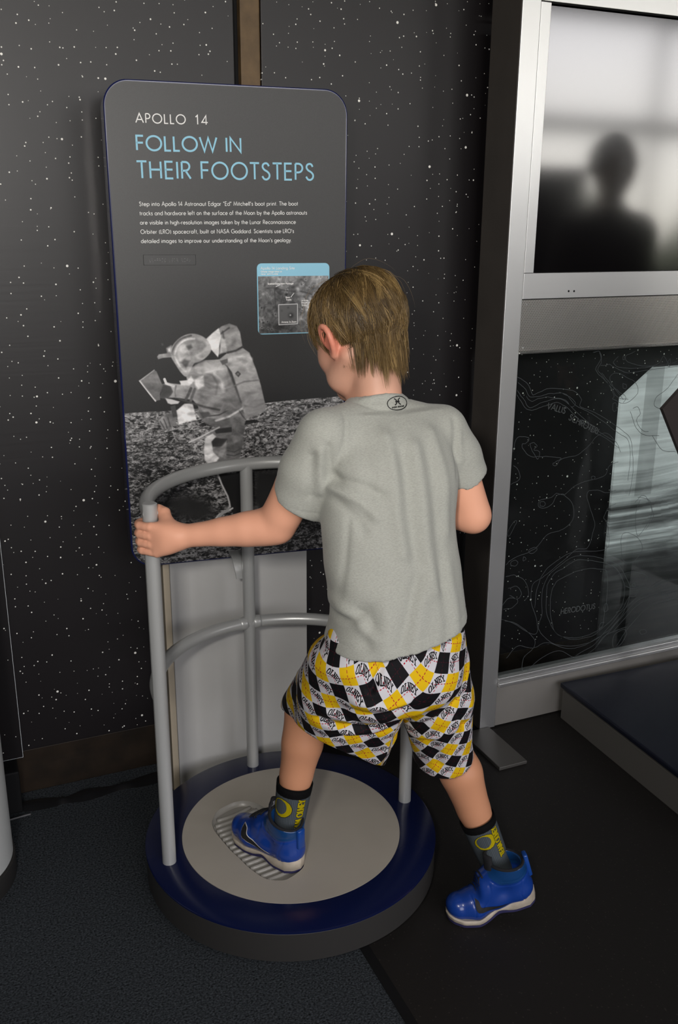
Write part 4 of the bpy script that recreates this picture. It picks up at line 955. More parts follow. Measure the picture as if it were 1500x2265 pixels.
# etched contours
CL = [
 [(1.5865,0.4383),(1.6052,0.4656),(1.6463,0.4822),(1.6877,0.4988),(1.7503,0.4861),(1.8059,0.4667),(1.8455,0.4376),(1.8747,0.3861),(1.8760,0.3383),(1.8537,0.2939),(1.8116,0.2610),(1.7595,0.2380),(1.6965,0.2398),(1.6413,0.2633),(1.6071,0.3046),(1.5873,0.3621),(1.5853,0.4234),(1.5865,0.4383)],
 [(1.6051,0.4203),(1.6243,0.4439),(1.6660,0.4566),(1.7173,0.4657),(1.7712,0.4578),(1.7995,0.4444),(1.8087,0.4042),(1.8106,0.3489),(1.8060,0.3100),(1.8023,0.2626),(1.7499,0.2438),(1.6869,0.2472),(1.6365,0.2681),(1.6107,0.3118),(1.6007,0.3753),(1.6051,0.4203)],
 [(1.5731,0.3491),(1.5677,0.4110),(1.5844,0.4612),(1.6282,0.4923),(1.6778,0.5115),(1.7488,0.4993),(1.8233,0.4719),(1.8641,0.4349),(1.8974,0.3747),(1.8923,0.3196),(1.8652,0.2758),(1.8229,0.2428),(1.7617,0.2175),(1.6897,0.2187),(1.6262,0.2384),(1.5793,0.2784),(1.5642,0.3044),(1.5731,0.3491)],
 [(1.5460,0.3690),(1.5494,0.4290),(1.5703,0.4783),(1.6181,0.5087),(1.6762,0.5267),(1.7823,0.5159),(1.7986,0.5440),(1.7834,0.5986),(1.7701,0.6226),(1.7844,0.6505),(1.8099,0.6586)],
 [(1.4323,1.0564),(1.4669,1.0350),(1.4864,1.0044),(1.5078,1.0096),(1.5385,1.0175),(1.5867,1.0112),(1.6279,1.0019),(1.6505,0.9803),(1.6485,0.9601),(1.7003,0.9394),(1.7539,0.9112),(1.8001,0.8831),(1.8387,0.8516),(1.8546,0.7965),(1.8603,0.7378),(1.8561,0.6793)],
 [(1.4359,1.0401),(1.4620,1.0191),(1.4776,0.9985),(1.5088,0.9977),(1.5476,1.0037),(1.5960,0.9973),(1.6316,0.9647),(1.6835,0.9406),(1.7372,0.9091),(1.7835,0.8775),(1.8304,0.8488),(1.8448,0.7902),(1.8460,0.7246)],
 [(1.4351,1.0208),(1.4631,0.9864),(1.4800,0.9688),(1.5182,0.9793),(1.5812,0.9849),(1.6334,0.9477),(1.6872,0.9061),(1.7417,0.8704),(1.7874,0.8454),(1.8084,0.8151)],
 [(1.4345,1.0078),(1.4603,0.9735),(1.4806,0.9621),(1.5270,0.9687),(1.5661,0.9760),(1.5993,0.9636),(1.6437,0.9265),(1.6975,0.8880),(1.7515,0.8591),(1.7979,0.8303)],
 [(1.4656,1.0025),(1.4825,0.9864),(1.5094,0.9911),(1.5405,0.9943),(1.5893,0.9844),(1.6197,0.9622),(1.6310,0.9715),(1.6047,0.9914),(1.5713,1.0055)],
 [(1.6773,1.1104),(1.7022,1.1072),(1.7048,1.0840),(1.6905,1.0648),(1.7052,1.0440),(1.7418,1.0149),(1.7620,0.9864),(1.7636,0.9726),(1.8079,0.9593),(1.8478,0.9843),(1.8350,1.0161),(1.8074,1.0314),(1.7631,1.0474),(1.7432,1.0384),(1.7595,1.0070),(1.7979,0.9703)],
 [(1.6980,1.1074),(1.7089,1.0837),(1.6992,1.0610),(1.7181,1.0399),(1.7510,1.0076),(1.7756,0.9787),(1.8152,0.9691)],
 [(1.7063,1.0706),(1.7351,1.0724),(1.7615,1.0610),(1.8057,1.0450),(1.8566,1.0490),(1.9261,1.0507),(1.9859,1.0544)], [(1.7658,1.0942),(1.7514,1.0749),(1.7869,1.0596),(1.8555,1.0573),(1.9247,1.0604),(1.9845,1.0642)],
 [(1.8236,1.1048),(1.7912,1.0930),(1.8018,1.0757),(1.8548,1.0627),(1.9067,1.0634),(1.9298,1.0862),(1.9506,1.0646),(1.9836,1.0698)], [(1.9894,1.0313),(1.9608,0.9945),(1.9199,0.9691),(1.9149,0.9413),(1.9610,0.9309),(2.0017,0.9494)],
 [(1.7127,1.0502),(1.7360,1.0288),(1.7595,1.0070),(1.7825,0.9919),(1.8057,0.9767),(1.7992,0.9599)], [(1.7634,0.9603),(1.7755,0.9581),(1.7776,0.9406),(1.7659,0.9394),(1.7627,0.9521),(1.7634,0.9603)], [(1.7924,1.0152),(1.8031,1.0111),(1.8028,1.0002),(1.7938,1.0035),(1.7924,1.0152)], [(1.7827,1.0934),(1.7880,1.0918),(1.7874,1.0824),(1.7819,1.0867),(1.7827,1.0934)],
 [(1.9456,1.0683),(1.9530,1.0782),(1.9561,1.0574),(1.9445,1.0580),(1.9456,1.0683)],
 [(1.4350,0.8491),(1.4402,0.8822),(1.4590,0.8907),(1.4829,0.8853),(1.4801,0.8721),(1.4632,0.8668),(1.4744,0.8455),(1.4994,0.8296),(1.5315,0.8266),(1.5640,0.8236),(1.5972,0.8170),(1.5817,0.8081),(1.5701,0.8022),(1.5827,0.7975),(1.6016,0.8145),(1.6545,0.8221),(1.6937,0.8466),(1.7164,0.8690),(1.7494,0.8768),(1.7874,0.8454)],
 [(1.4883,0.8680),(1.5040,0.8686),(1.5128,0.8590),(1.5040,0.8496),(1.5223,0.8412),(1.5200,0.8208),(1.5068,0.8357),(1.4934,0.8540),(1.4883,0.8680)],
 [(1.8031,0.7869),(1.7698,0.7758),(1.7557,0.7484),(1.6967,0.7402),(1.6555,0.7302),(1.6242,0.7086),(1.6119,0.7064),(1.5903,0.7159),(1.5750,0.7034),(1.5385,0.7005),(1.5315,0.6871),(1.5448,0.6749),(1.5770,0.6818),(1.5913,0.7052),(1.6116,0.7100),(1.6249,0.7014),(1.6529,0.6731),(1.6573,0.6290),(1.6260,0.6036),(1.5765,0.5954),(1.5382,0.5604),(1.5064,0.5465),(1.4585,0.5350),(1.4354,0.5201)],
 [(1.5389,0.6947),(1.5531,0.6917),(1.5509,0.6792),(1.5375,0.6836),(1.5389,0.6947)], [(1.7123,0.7529),(1.7230,0.7489),(1.7203,0.7420),(1.7115,0.7444),(1.7123,0.7529)],
 [(1.8049,0.6997),(1.7704,0.6961),(1.7345,0.7073),(1.7006,0.7038),(1.7140,0.6587),(1.7364,0.6119),(1.7325,0.5678),(1.7190,0.5321),(1.6758,0.5305),(1.6275,0.4999),(1.5795,0.4695),(1.5354,0.4462),(1.5313,0.3942),(1.5586,0.3208),(1.5532,0.2830),(1.4738,0.3317),(1.4312,0.3504)],
 [(1.8890,0.6682),(1.9315,0.6559),(1.9507,0.6159),(1.9372,0.5795),(1.9050,0.5453),(1.8877,0.6083),(1.8992,0.6596)], [(1.8818,0.6541),(1.9063,0.6737),(1.9372,0.6478),(1.9575,0.5999),(1.9346,0.5645)],
 [(2.0905,0.3568),(2.0063,0.3496),(1.9316,0.3413),(1.8801,0.3056),(1.8303,0.2577),(1.7808,0.2099),(1.7113,0.1825)], [(2.0920,0.3468),(2.0077,0.3397),(1.9377,0.3307),(1.8906,0.2957),(1.8407,0.2477),(1.7910,0.1999)], [(2.0936,0.3359),(2.0140,0.3289),(1.9485,0.3201),(1.9012,0.2859),(1.8510,0.2394)], [(2.0974,0.3106),(2.0220,0.3064),(1.9666,0.2911),(1.9322,0.2643),(1.8989,0.2293),(1.8667,0.1859)],
 [(2.0873,0.3776),(2.0219,0.3754),(1.9857,0.3609),(1.9465,0.3710),(1.9215,0.3469),(1.8940,0.3434),(1.8791,0.3138),(1.8527,0.3021)],
 [(1.4312,0.3504),(1.4822,0.3302),(1.5453,0.2767),(1.5566,0.2434),(1.5209,0.2108),(1.5247,0.1627),(1.5863,0.1983),(1.6463,0.2108),(1.7213,0.1724),(1.7826,0.1934),(1.8154,0.2280),(1.8968,0.2460)], [(1.4568,0.2231),(1.4963,0.2546),(1.5486,0.2370),(1.5993,0.2473),(1.6725,0.2139),(1.7354,0.2102),(1.7967,0.2313)],
 [(1.4340,0.7573),(1.4607,0.7682),(1.4588,0.7925),(1.4378,0.8116)], [(1.4322,0.3953),(1.4553,0.4140),(1.4850,0.4017),(1.4658,0.3823),(1.4371,0.3833)], [(1.4361,0.6206),(1.4541,0.6467),(1.4625,0.6422),(1.4464,0.6108),(1.4372,0.6063),(1.4361,0.6206)], [(1.5100,0.5533),(1.5260,0.5584),(1.5391,0.5493),(1.5192,0.5411),(1.5100,0.5533)], [(1.4512,0.5251),(1.4629,0.5307),(1.4758,0.5216),(1.4684,0.5117),(1.4536,0.5138),(1.4512,0.5251)], [(1.4914,0.5303),(1.4976,0.5346),(1.5039,0.5278),(1.4969,0.5230),(1.4914,0.5303)],
 [(1.4381,0.4832),(1.4706,0.4820),(1.5053,0.4583),(1.5210,0.4184),(1.5102,0.3976)], [(1.4490,0.4447),(1.4773,0.4477),(1.4958,0.4224),(1.4847,0.4055),(1.4547,0.4215)],
 [(1.8362,0.9399),(1.8528,0.9457),(1.8644,0.9238),(1.8539,0.9035),(1.8799,0.8731),(1.9028,0.8677)], [(1.8266,0.9336),(1.8514,0.8896),(1.8908,0.8580),(1.9450,0.8534)], [(1.9178,0.8557),(1.9604,0.8085),(2.0172,0.7961)], [(1.8486,0.5602),(1.8957,0.5465),(1.9289,0.5035),(1.8975,0.4612),(1.8592,0.4745),(1.8452,0.5149),(1.8486,0.5602)],
 [(1.8465,0.4297),(1.9110,0.4279),(1.9608,0.4047),(1.9545,0.3818),(1.9088,0.3729),(1.8794,0.3854)], [(1.9565,0.2232),(1.9758,0.2222),(1.9822,0.2103),(1.9631,0.2096),(1.9565,0.2232)], [(1.8032,0.3343),(1.8138,0.3365),(1.8190,0.3158),(1.8055,0.3140),(1.8032,0.3343)], [(1.8097,0.2774),(1.7965,0.2732),(1.7920,0.2564),(1.8023,0.2626)],
 [(1.8532,0.2211),(1.8883,0.2393),(1.9048,0.2200),(1.8849,0.1908),(1.8581,0.1792),(1.8532,0.2211)], [(1.9067,0.3891),(1.9141,0.3896),(1.9154,0.3798),(1.9080,0.3794),(1.9067,0.3891)],
]
rs = np.random.RandomState(77); pls = []
for c in CL:
    c = np.array(c); cl = np.linalg.norm(c[0]-c[-1]) < 1e-6
    q = catmull(c[:-1] if cl else c, 6, cl); jit = rs.randn(len(q), 2); jit = (jit+np.roll(jit, 1, 0)+np.roll(jit, 2, 0))/3
    q = q+jit*.0013
    if cl: q = np.vstack([q, q[:1]])
    pls.append(q.tolist())
V, F = ribbons(pls, .00062); V = [(x, FY+.0054, z) for x, z in V]
M_etch = mat('etched_line', (.075, .085, .088), .6, spec=.2)
put('contour_lines', V, F, M_etch, ks, label='thin pale etched contour lines')
M_etchl = mat('etched_letter', (.08, .09, .09), .6)
for s, a, b_, cap in (('VALLIS', [(1.5355,0.9628)][0], [(1.5981,0.9435)][0], .0165), ('SCHR\u00d6TERI', [(1.6111,0.9263)][0], [(1.7158,0.8747)][0], .0165), ('HERODOTUS', [(1.6418,0.3322)][0], [(1.7694,0.3296)][0], .0165)):
    ang = math.atan2(b_[1]-a[1], b_[0]-a[0]); wd = math.hypot(b_[0]-a[0], b_[1]-a[1])
    v, f = ribbons(fit_text(s, a[0], a[1], a[0]+wd, cap, .10, ang), .0011)
    put('lettering', [(x, FY+.0053, z) for x, z in v], f, M_etchl, ks, label='pale etched lettering')

# made-up board behind the glass, standing in for a reflection in the pane
lb = thing('glass_reflection_board', 'pale glowing board with slanted top corner, added for a reflection in the etched glass', 'board', (2.1, 2.225, 0))
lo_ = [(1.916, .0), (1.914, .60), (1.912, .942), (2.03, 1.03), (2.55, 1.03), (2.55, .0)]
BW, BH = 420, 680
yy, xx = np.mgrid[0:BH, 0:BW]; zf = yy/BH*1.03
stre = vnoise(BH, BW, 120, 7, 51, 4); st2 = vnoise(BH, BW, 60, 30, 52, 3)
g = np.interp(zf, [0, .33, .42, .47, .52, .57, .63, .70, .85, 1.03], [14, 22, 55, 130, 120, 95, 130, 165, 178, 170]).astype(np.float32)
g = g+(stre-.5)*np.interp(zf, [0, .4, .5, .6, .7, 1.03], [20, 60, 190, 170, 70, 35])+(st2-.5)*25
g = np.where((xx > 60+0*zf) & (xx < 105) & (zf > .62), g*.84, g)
M_reflection = image_mat('painted_reflection', np.repeat((np.clip(g, 5, 215)/255)[..., None], 3, 2)*np.array([.97, 1, 1]), .5, .3, gain=1.2)
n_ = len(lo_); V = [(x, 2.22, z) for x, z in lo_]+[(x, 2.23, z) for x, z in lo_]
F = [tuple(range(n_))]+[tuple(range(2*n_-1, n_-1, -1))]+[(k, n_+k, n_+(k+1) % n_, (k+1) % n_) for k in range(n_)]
nt = M_reflection.node_tree; ti = [n for n in nt.nodes if n.type == 'TEX_IMAGE'][0]
nt.links.new(ti.outputs[0], bsdf(M_reflection).inputs['Emission Color']); bsdf(M_reflection).inputs['Emission Strength'].default_value = .75   # added glow that brightens the painted reflection
o = put('board', V, F, M_reflection, lb); set_uv(o, [((x-1.91)/.64, z/1.03) for x, z in lo_]*2)

# tilted dark placard in front of the glass
pc_ = thing('tilted_placard', 'dark brown placard set on its corner at the right edge in front of the glass', 'placard', (1.95, 1.9, .118))
c0 = np.array([1.78, .976]); e1_ = np.array([.046, .042]); e1_ = e1_/np.linalg.norm(e1_)*.28; e2_ = np.array([.069, -.112]); e2_ = e2_/np.linalg.norm(e2_)*.32
q = [c0, c0+e2_, c0+e1_+e2_, c0+e1_]
M_plac = mat('placard_brown', (.045, .036, .034), .5)
V = [(x, 1.9, z) for x, z in q]+[(x, 1.912, z) for x, z in q]; F = [(0, 1, 2, 3), (7, 6, 5, 4)]+[(k, 4+k, 4+(k+1) % 4, (k+1) % 4) for k in range(4)]
put('board', V, F, M_plac, pc_)
V, F = tube([(2.03, 1.925, .12), (2.03, 1.925, .86)], .012, 16); put('stand', V, F, M_black, pc_, smooth=True, angle=40)

# bench
bn = thing('bench', 'low bench with dark navy cushion and grey side at the lower right', 'bench', (1.9, 1.4, 0))
rot = Matrix.Rotation(math.radians(-2.2), 3, 'Z')
def rbox(x0, x1, y0, y1, z0, z1, bev):
    bm = box(x0, x1, y0, y1, z0, z1, bev); piv = Vector((1.642, 2.06, 0))
    for v in bm.verts: v.co = piv+rot @ (v.co-piv)
    return bm
bm_put('seat_base', rbox(1.648, 2.55, 1.28, 2.045, 0, .094, .002), mat('bench_grey', (.115, .11, .10), .5, spec=.3), bn, label='grey side boards')
bm_put('shadow_gap', rbox(1.656, 2.54, 1.29, 2.04, .094, .104, .0), M_black, bn, label='black recessed gap')
bm_put('cushion', rbox(1.640, 2.556, 1.272, 2.05, .104, .120, .004), mat('bench_navy_vinyl', (.008, .010, .020), .42, spec=.4), bn, label='dark navy cushion')

# ------------------------------------------------------------------ the boy
A_ = lambda *p: np.array(p, float)
neck = A_(*(0.7519,1.5218,1.1429)); pelv = A_(*(0.7383,1.4151,0.6965))
shL = A_(*(0.6192,1.4924,1.0871)); shR = A_(*(0.8740,1.4916,1.0782))
elL = A_(*(0.5642,1.5728,0.8998)); wrL = A_(*(0.4024,1.6730,0.8675))
elR = A_(*(0.9288,1.4664,0.9076)); wrR = A_(.80, 1.63, .93)
hipL = pelv+A_(-.068, .0, 0); hipR = pelv+A_(.068, .0, 0)
knL = A_(.655, 1.655, .455); anL = A_(.609, 1.650, .165)
knR = A_(*(0.9179,1.5110,0.3884)); anR = A_(*(1.0103,1.4414,0.1198))
HC_ = A_(*(0.7394,1.6100,1.2675))
yaw, pit = math.radians(17), math.radians(27)
Fh = A_(-math.sin(yaw)*math.cos(pit), math.cos(yaw)*math.cos(pit), -math.sin(pit))
Uh = A_(-math.sin(yaw)*math.sin(pit), math.cos(yaw)*math.sin(pit), math.cos(pit))
roll = math.radians(-4)
Lh = np.cross(Uh, Fh)
Lh, Uh = Lh*math.cos(roll)+Uh*math.sin(roll), Uh*math.cos(roll)-Lh*math.sin(roll)
RH = np.stack([Fh, Lh, Uh], 1)
hp = lambda f, l, u: HC_+RH@A_(f, l, u)
HS = .94
boy = thing('person', 'boy in grey t-shirt and argyle shorts gripping the handrail, seen from behind', 'person', (.78, 1.5, 0))

def build_body():
    s = SDF((.26, 1.12, .04), (1.16, 1.92, 1.42), .003)
    # trunk, kept well inside the clothes
    s.chain([pelv+A_(-.036, .01, .0), pelv+A_(.030, .01, .0)], [.062, .060], .02)
    s.chain([pelv+A_(0, .0, .02), pelv*.55+neck*.45+A_(0, .01, 0), neck+A_(0, .005, -.11)], [.075, .066, .078], .04)
    s.chain([shL+A_(.03, .005, -.02), shR+A_(-.03, .005, -.02)], [.034, .034], .03)
    s.chain([neck+A_(0, .0, -.05), hp(-.030, 0, -.055), hp(-.015, 0, -.02)], [.0445, .0425, .050], .02)
    s.chain([neck+A_(-.015, .035, -.05), hp(.015, 0, -.085)], [.036, .034], .02)
    # head
    e = lambda c, r, k=.02, op='add': s.ell(hp(*[q*HS for q in c]), [q*HS for q in r], RH, k, op)
    e((-.012, 0, .005), (.094, .074, .084), .02); e((.030, 0, -.010), (.064, .066, .075), .03)
    e((.040, 0, -.062), (.052, .051, .060), .03)
    s.cone(hp(.045, .040, -.085), hp(.072, .012, -.108), .018, .015, .03); s.cone(hp(.045, -.040, -.085), hp(.072, -.012, -.108), .018, .015, .03)
    s.cone(hp(-.012, .056, -.062), hp(.045, .044, -.088), .017, .018, .025); s.cone(hp(-.012, -.056, -.062), hp(.045, -.044, -.088), .017, .018, .025)
    s.cone(hp(.080, -.010, -.106), hp(.080, .010, -.106), .012, .012, .02)
    e((.062, .036, -.048), (.026, .026, .024), .02); e((.062, -.036, -.048), (.026, .026, .024), .02)
    s.cone(hp(.086, .026, .012), hp(.089, -.026, .012), .010, .010, .015)
    e((.086, .030, -.012), (.014, .016, .011), .012, 'sub'); e((.086, -.030, -.012), (.014, .016, .011), .012, 'sub')
    s.cone(hp(.090, 0, .0), hp(.104, 0, -.036), .007, .0095, .012); s.cone(hp(.094, .010, -.038), hp(.094, -.010, -.038), .0065, .0065, .006)
    s.cone(hp(.0865, .018, -.066), hp(.0925, 0, -.063), .0045, .0055, .006); s.cone(hp(.0865, -.018, -.066), hp(.0925, 0, -.063), .0045, .0055, .006)
    s.cone(hp(.085, .015, -.074), hp(.0905, 0, -.0755), .0045, .006, .006); s.cone(hp(.085, -.015, -.074), hp(.0905, 0, -.0755), .0045, .006, .006)
    # ears: rim, bowl, lobe
    for sg_ in (1, -1):
        pts = [(.012, .069, -.036), (.016, .075, -.018), (.008, .081, .000), (-.006, .085, .002), (-.015, .086, -.012), (-.012, .083, -.032), (.000, .075, -.048), (.010, .070, -.052)]
        P = catmull([hp(f, sg_*l, u) for f, l, u in pts], 4)
        s.chain(P, np.linspace(.0045, .0055, len(P)), .003)
        s.ell(hp(.001, sg_*.075, -.022), (.0155, .0035, .024), RH, .004); s.ell(hp(.006, sg_*.073, -.049), (.0075, .005, .009), RH, .004)
        s.ell(hp(-.004, sg_*.070, -.022), (.012, .010, .022), RH, .006)
    # arms
    def along(a, b, t): return a+(b-a)*t
    s.chain([shL, along(shL, elL, .5), along(shL, elL, .85), elL], [.034, .0395, .038, .0365], .005)
    s.chain([elL, along(elL, wrL, .12), along(elL, wrL, .3), along(elL, wrL, .55), along(elL, wrL, .8), wrL], [.0365, .0365, .0345, .0290, .0240, .0228], .005)
    s.chain([shR, along(shR, elR, .5), elR], [.034, .038, .0365], .006)
    s.chain([elR, along(elR, wrR, .3), along(elR, wrR, .9), wrR], [.0360, .0365, .025, .023], .006)
    # left hand wrapped round the post
    pc = A_(HX-HR, HY, 0)
    def onpost(deg, z, r): return A_(pc[0]+r*math.cos(math.radians(deg)), pc[1]+r*math.sin(math.radians(deg)), z)
    zf = (.886, .8685, .851, .8345); rf = (.0083, .0086, .0082, .0072)
    for i in range(4):
        kn = A_(*(onpost(-84, zf[i], .0335)))+A_(0, -.002, 0)
        s.chain([along(wrL, kn, .12)+A_(0, 0, (1.5-i)*.002), along(wrL, kn, .55)+A_(0, -.002, (1.5-i)*.001), kn], [.0195, .0145, .0108], .014)
    for i in range(4):
        a0 = -84; sp_ = (150, 158, 152, 138)[i]
        P = [onpost(a0-(sp_+40)*t, zf[i]-.004*t, (TR+rf[i]+.0004)+(.0335-TR-rf[i])*max(0, 1-t*3.5)**1.2) for t in np.linspace(0, 1, 11)]
        R_ = [rf[i]*q for q in (1.28, 1.12, 1.0, .98, 1.05, .97, .93, .95, .90, .86, .78)]
        s.chain(P, R_, .0022)
    # thumb: web on the right of the post, closing round its far side
    th0 = along(wrL, onpost(-50, .885, .03), .42); 
    s.chain([th0+A_(0, 0, .004), onpost(-38, .888, .0345), onpost(0, .900, .0285), onpost(38, .904, .0255), onpost(75, .902, .0245)], [.0165, .0145, .0112, .0098, .0082], .010)
    s.cone(along(wrL, onpost(-60, .865, .03), .25), onpost(-58, .862, .034), .021, .015, .012)
    # right hand, hanging loosely in front of the body
    dR = (wrR-elR)/np.linalg.norm(wrR-elR); up_ = A_(0, 0, 1); sd = np.cross(dR, up_); sd /= np.linalg.norm(sd); nd = np.cross(sd, dR)
    for i in range(4):
        k_ = wrR+dR*(.070-.003*abs(i-1.2))+nd*(.022-.0148*i)
        s.chain([wrR+nd*(.010-.006*i), k_], [.016, .0105], .012)
        ln_ = (.030, .034, .031, .024)[i]
        m1 = k_+dR*ln_*.8-sd*ln_*.45; m2 = m1+dR*ln_*.25-sd*ln_*.65
        s.chain([k_, m1, m2], [.0092, .0084, .007], .002)
    s.chain([wrR+dR*.015+nd*.015, wrR+dR*.045+nd*.036-sd*.012, wrR+dR*.075+nd*.040-sd*.022], [.015, .0105, .008], .008)
    # legs
    s.chain([hipL, along(hipL, knL, .5), knL], [.062, .058, .046], .01)
    fw = A_(-.25, .95, 0)
    s.chain([knL, along(knL, anL, .28)-fw*.006, along(knL, anL, .55)-fw*.001, along(knL, anL, .80), anL], [.0445, .0452, .0365, .0300, .0290], .008)
    s.chain([hipR, along(hipR, knR, .5), knR], [.058, .054, .0465], .01)
    bk = A_(.35, -.9, 0)
    s.chain([knR, along(knR, anR, .25)+bk*.010, along(knR, anR, .58)+bk*.001, along(knR, anR, .82), anR], [.0450, .0465, .0368, .0305, .028], .008)
    # feet inside the shoes
    return s
FOOTL = [A_(.606, 1.605, .135), A_(.540, 1.745, .118)]
FOOTR = [A_(*(1.0514,1.3929,0.0810)), A_(*(0.9040,1.4094,0.0399))]
sb = build_body()
sb.chain([anL, anL+A_(.002, -.006, -.045), anL+A_(-.03, .065, -.060)], [.028, .024, .016], .01)
sb.chain([anR, anR+(anR-knR)*.16], [.028, .022], .01)
V, F = sb.mesh(2, .4)
def near(P, a, b, r):
    t = np.clip(((P-a)@(b-a))/((b-a)@(b-a)), 0, 1); return np.clip((r-np.linalg.norm(P-a-t[:, None]*(b-a), axis=1))/.02, 0, 1)
wl = np.maximum.reduce([near(V, elL, wrL*.92+elL*.08, .075), near(V, shL, elL, .07), near(V, shR, elR, .07), near(V, knL, anL, .08), near(V, knR, anR, .08)])
V = laplace(V, F, 40, .5, wl)
M_skin = mat('skin', (.50, .255, .150), .48, spec=.35, bump=.06, bscale=500, sss=.0)
nt = M_skin.node_tree; at = col_attr(M_skin); nt.links.new(at.outputs['Color'], bsdf(M_skin).inputs['Base Color'])
body = put('body', V, F, M_skin, boy, smooth=True)
def gauss(P, c, r): return np.exp(-((P-c)**2).sum(1)/(r*r))
tint = np.tile(A_(.78, .385, .250), (len(V), 1))
hd = np.clip((V[:, 2]-1.10)/.06, 0, 1)[:, None]; tint = tint*(1-hd)+hd*A_(.63, .345, .242)
ear = np.maximum(gauss(V, hp(0, .078, -.022), .032), gauss(V, hp(0, -.078, -.022), .032))[:, None]; ear = np.clip(ear*1.3, 0, 1)
tint = tint*(1-ear)+ear*A_(.66, .21, .14)
chk = gauss(V, hp(.065, .04, -.055), .03)[:, None]*.4; tint = tint*(1-chk)+chk*A_(.66, .29, .20)
lip = np.clip(gauss(V, hp(.092, 0, -.070), .016)*1.2, 0, 1)[:, None]*.7; tint = tint*(1-lip)+lip*A_(.50, .17, .14)
leg = np.clip((.62-V[:, 2])/.1, 0, 1)[:, None]; tint = tint*(1-leg)+leg*A_(.58, .270, .150)
kn_ = np.maximum.reduce([gauss(V, elL, .03), gauss(V, wrL+A_(-.04, .03, 0), .03)])[:, None]*.25; tint = tint*(1-kn_)+kn_*A_(.62, .25, .16)
rs = np.random.RandomState(3)
for p in ((0.6936,1.5004,1.2062), (0.4272,1.5918,0.8962), (0.4789,1.5637,0.8807), (0.6310,1.6414,0.2998), (0.9377,1.4660,0.2487)):
    g = np.clip(gauss(V, A_(*p), .0030)*1.5, 0, 1)[:, None]*.6; tint = tint*(1-g)+g*A_(.15, .07, .04)
set_col(body, tint)
M_eye = mat('eye_white', (.75, .72, .70), .2); M_iris = mat('eye_iris', (.06, .05, .035), .2)
for sg_ in (1, -1):
    c = hp(.0775*HS, sg_*.030*HS, -.012*HS); 
    bm = bmesh.new(); bmesh.ops.create_uvsphere(bm, u_segments=16, v_segments=10, radius=.0095); bmesh.ops.translate(bm, verts=bm.verts, vec=Vector(c))
    e_ = bm_put('eye', bm, M_eye, boy, smooth=True)
    d_ = (hp(.12, sg_*.030, -.06)-c); d_ /= np.linalg.norm(d_); bm = bmesh.new(); bmesh.ops.create_uvsphere(bm, u_segments=12, v_segments=8, radius=.0045); bmesh.ops.translate(bm, verts=bm.verts, vec=Vector(c+d_*.0065))
    bm_put('iris', bm, M_iris, e_, smooth=True)
M_hairbase = mat('hair_under', (.055, .034, .014), .6, spec=.2)
for sg_ in (1, -1):
    V_, F_ = tube([hp(.089, sg_*.012, .012), hp(.0905, sg_*.028, .017), hp(.084, sg_*.044, .010)], [.001, .0022, .0008], 8); put('eyebrow', V_, F_, M_hairbase, boy, smooth=True)

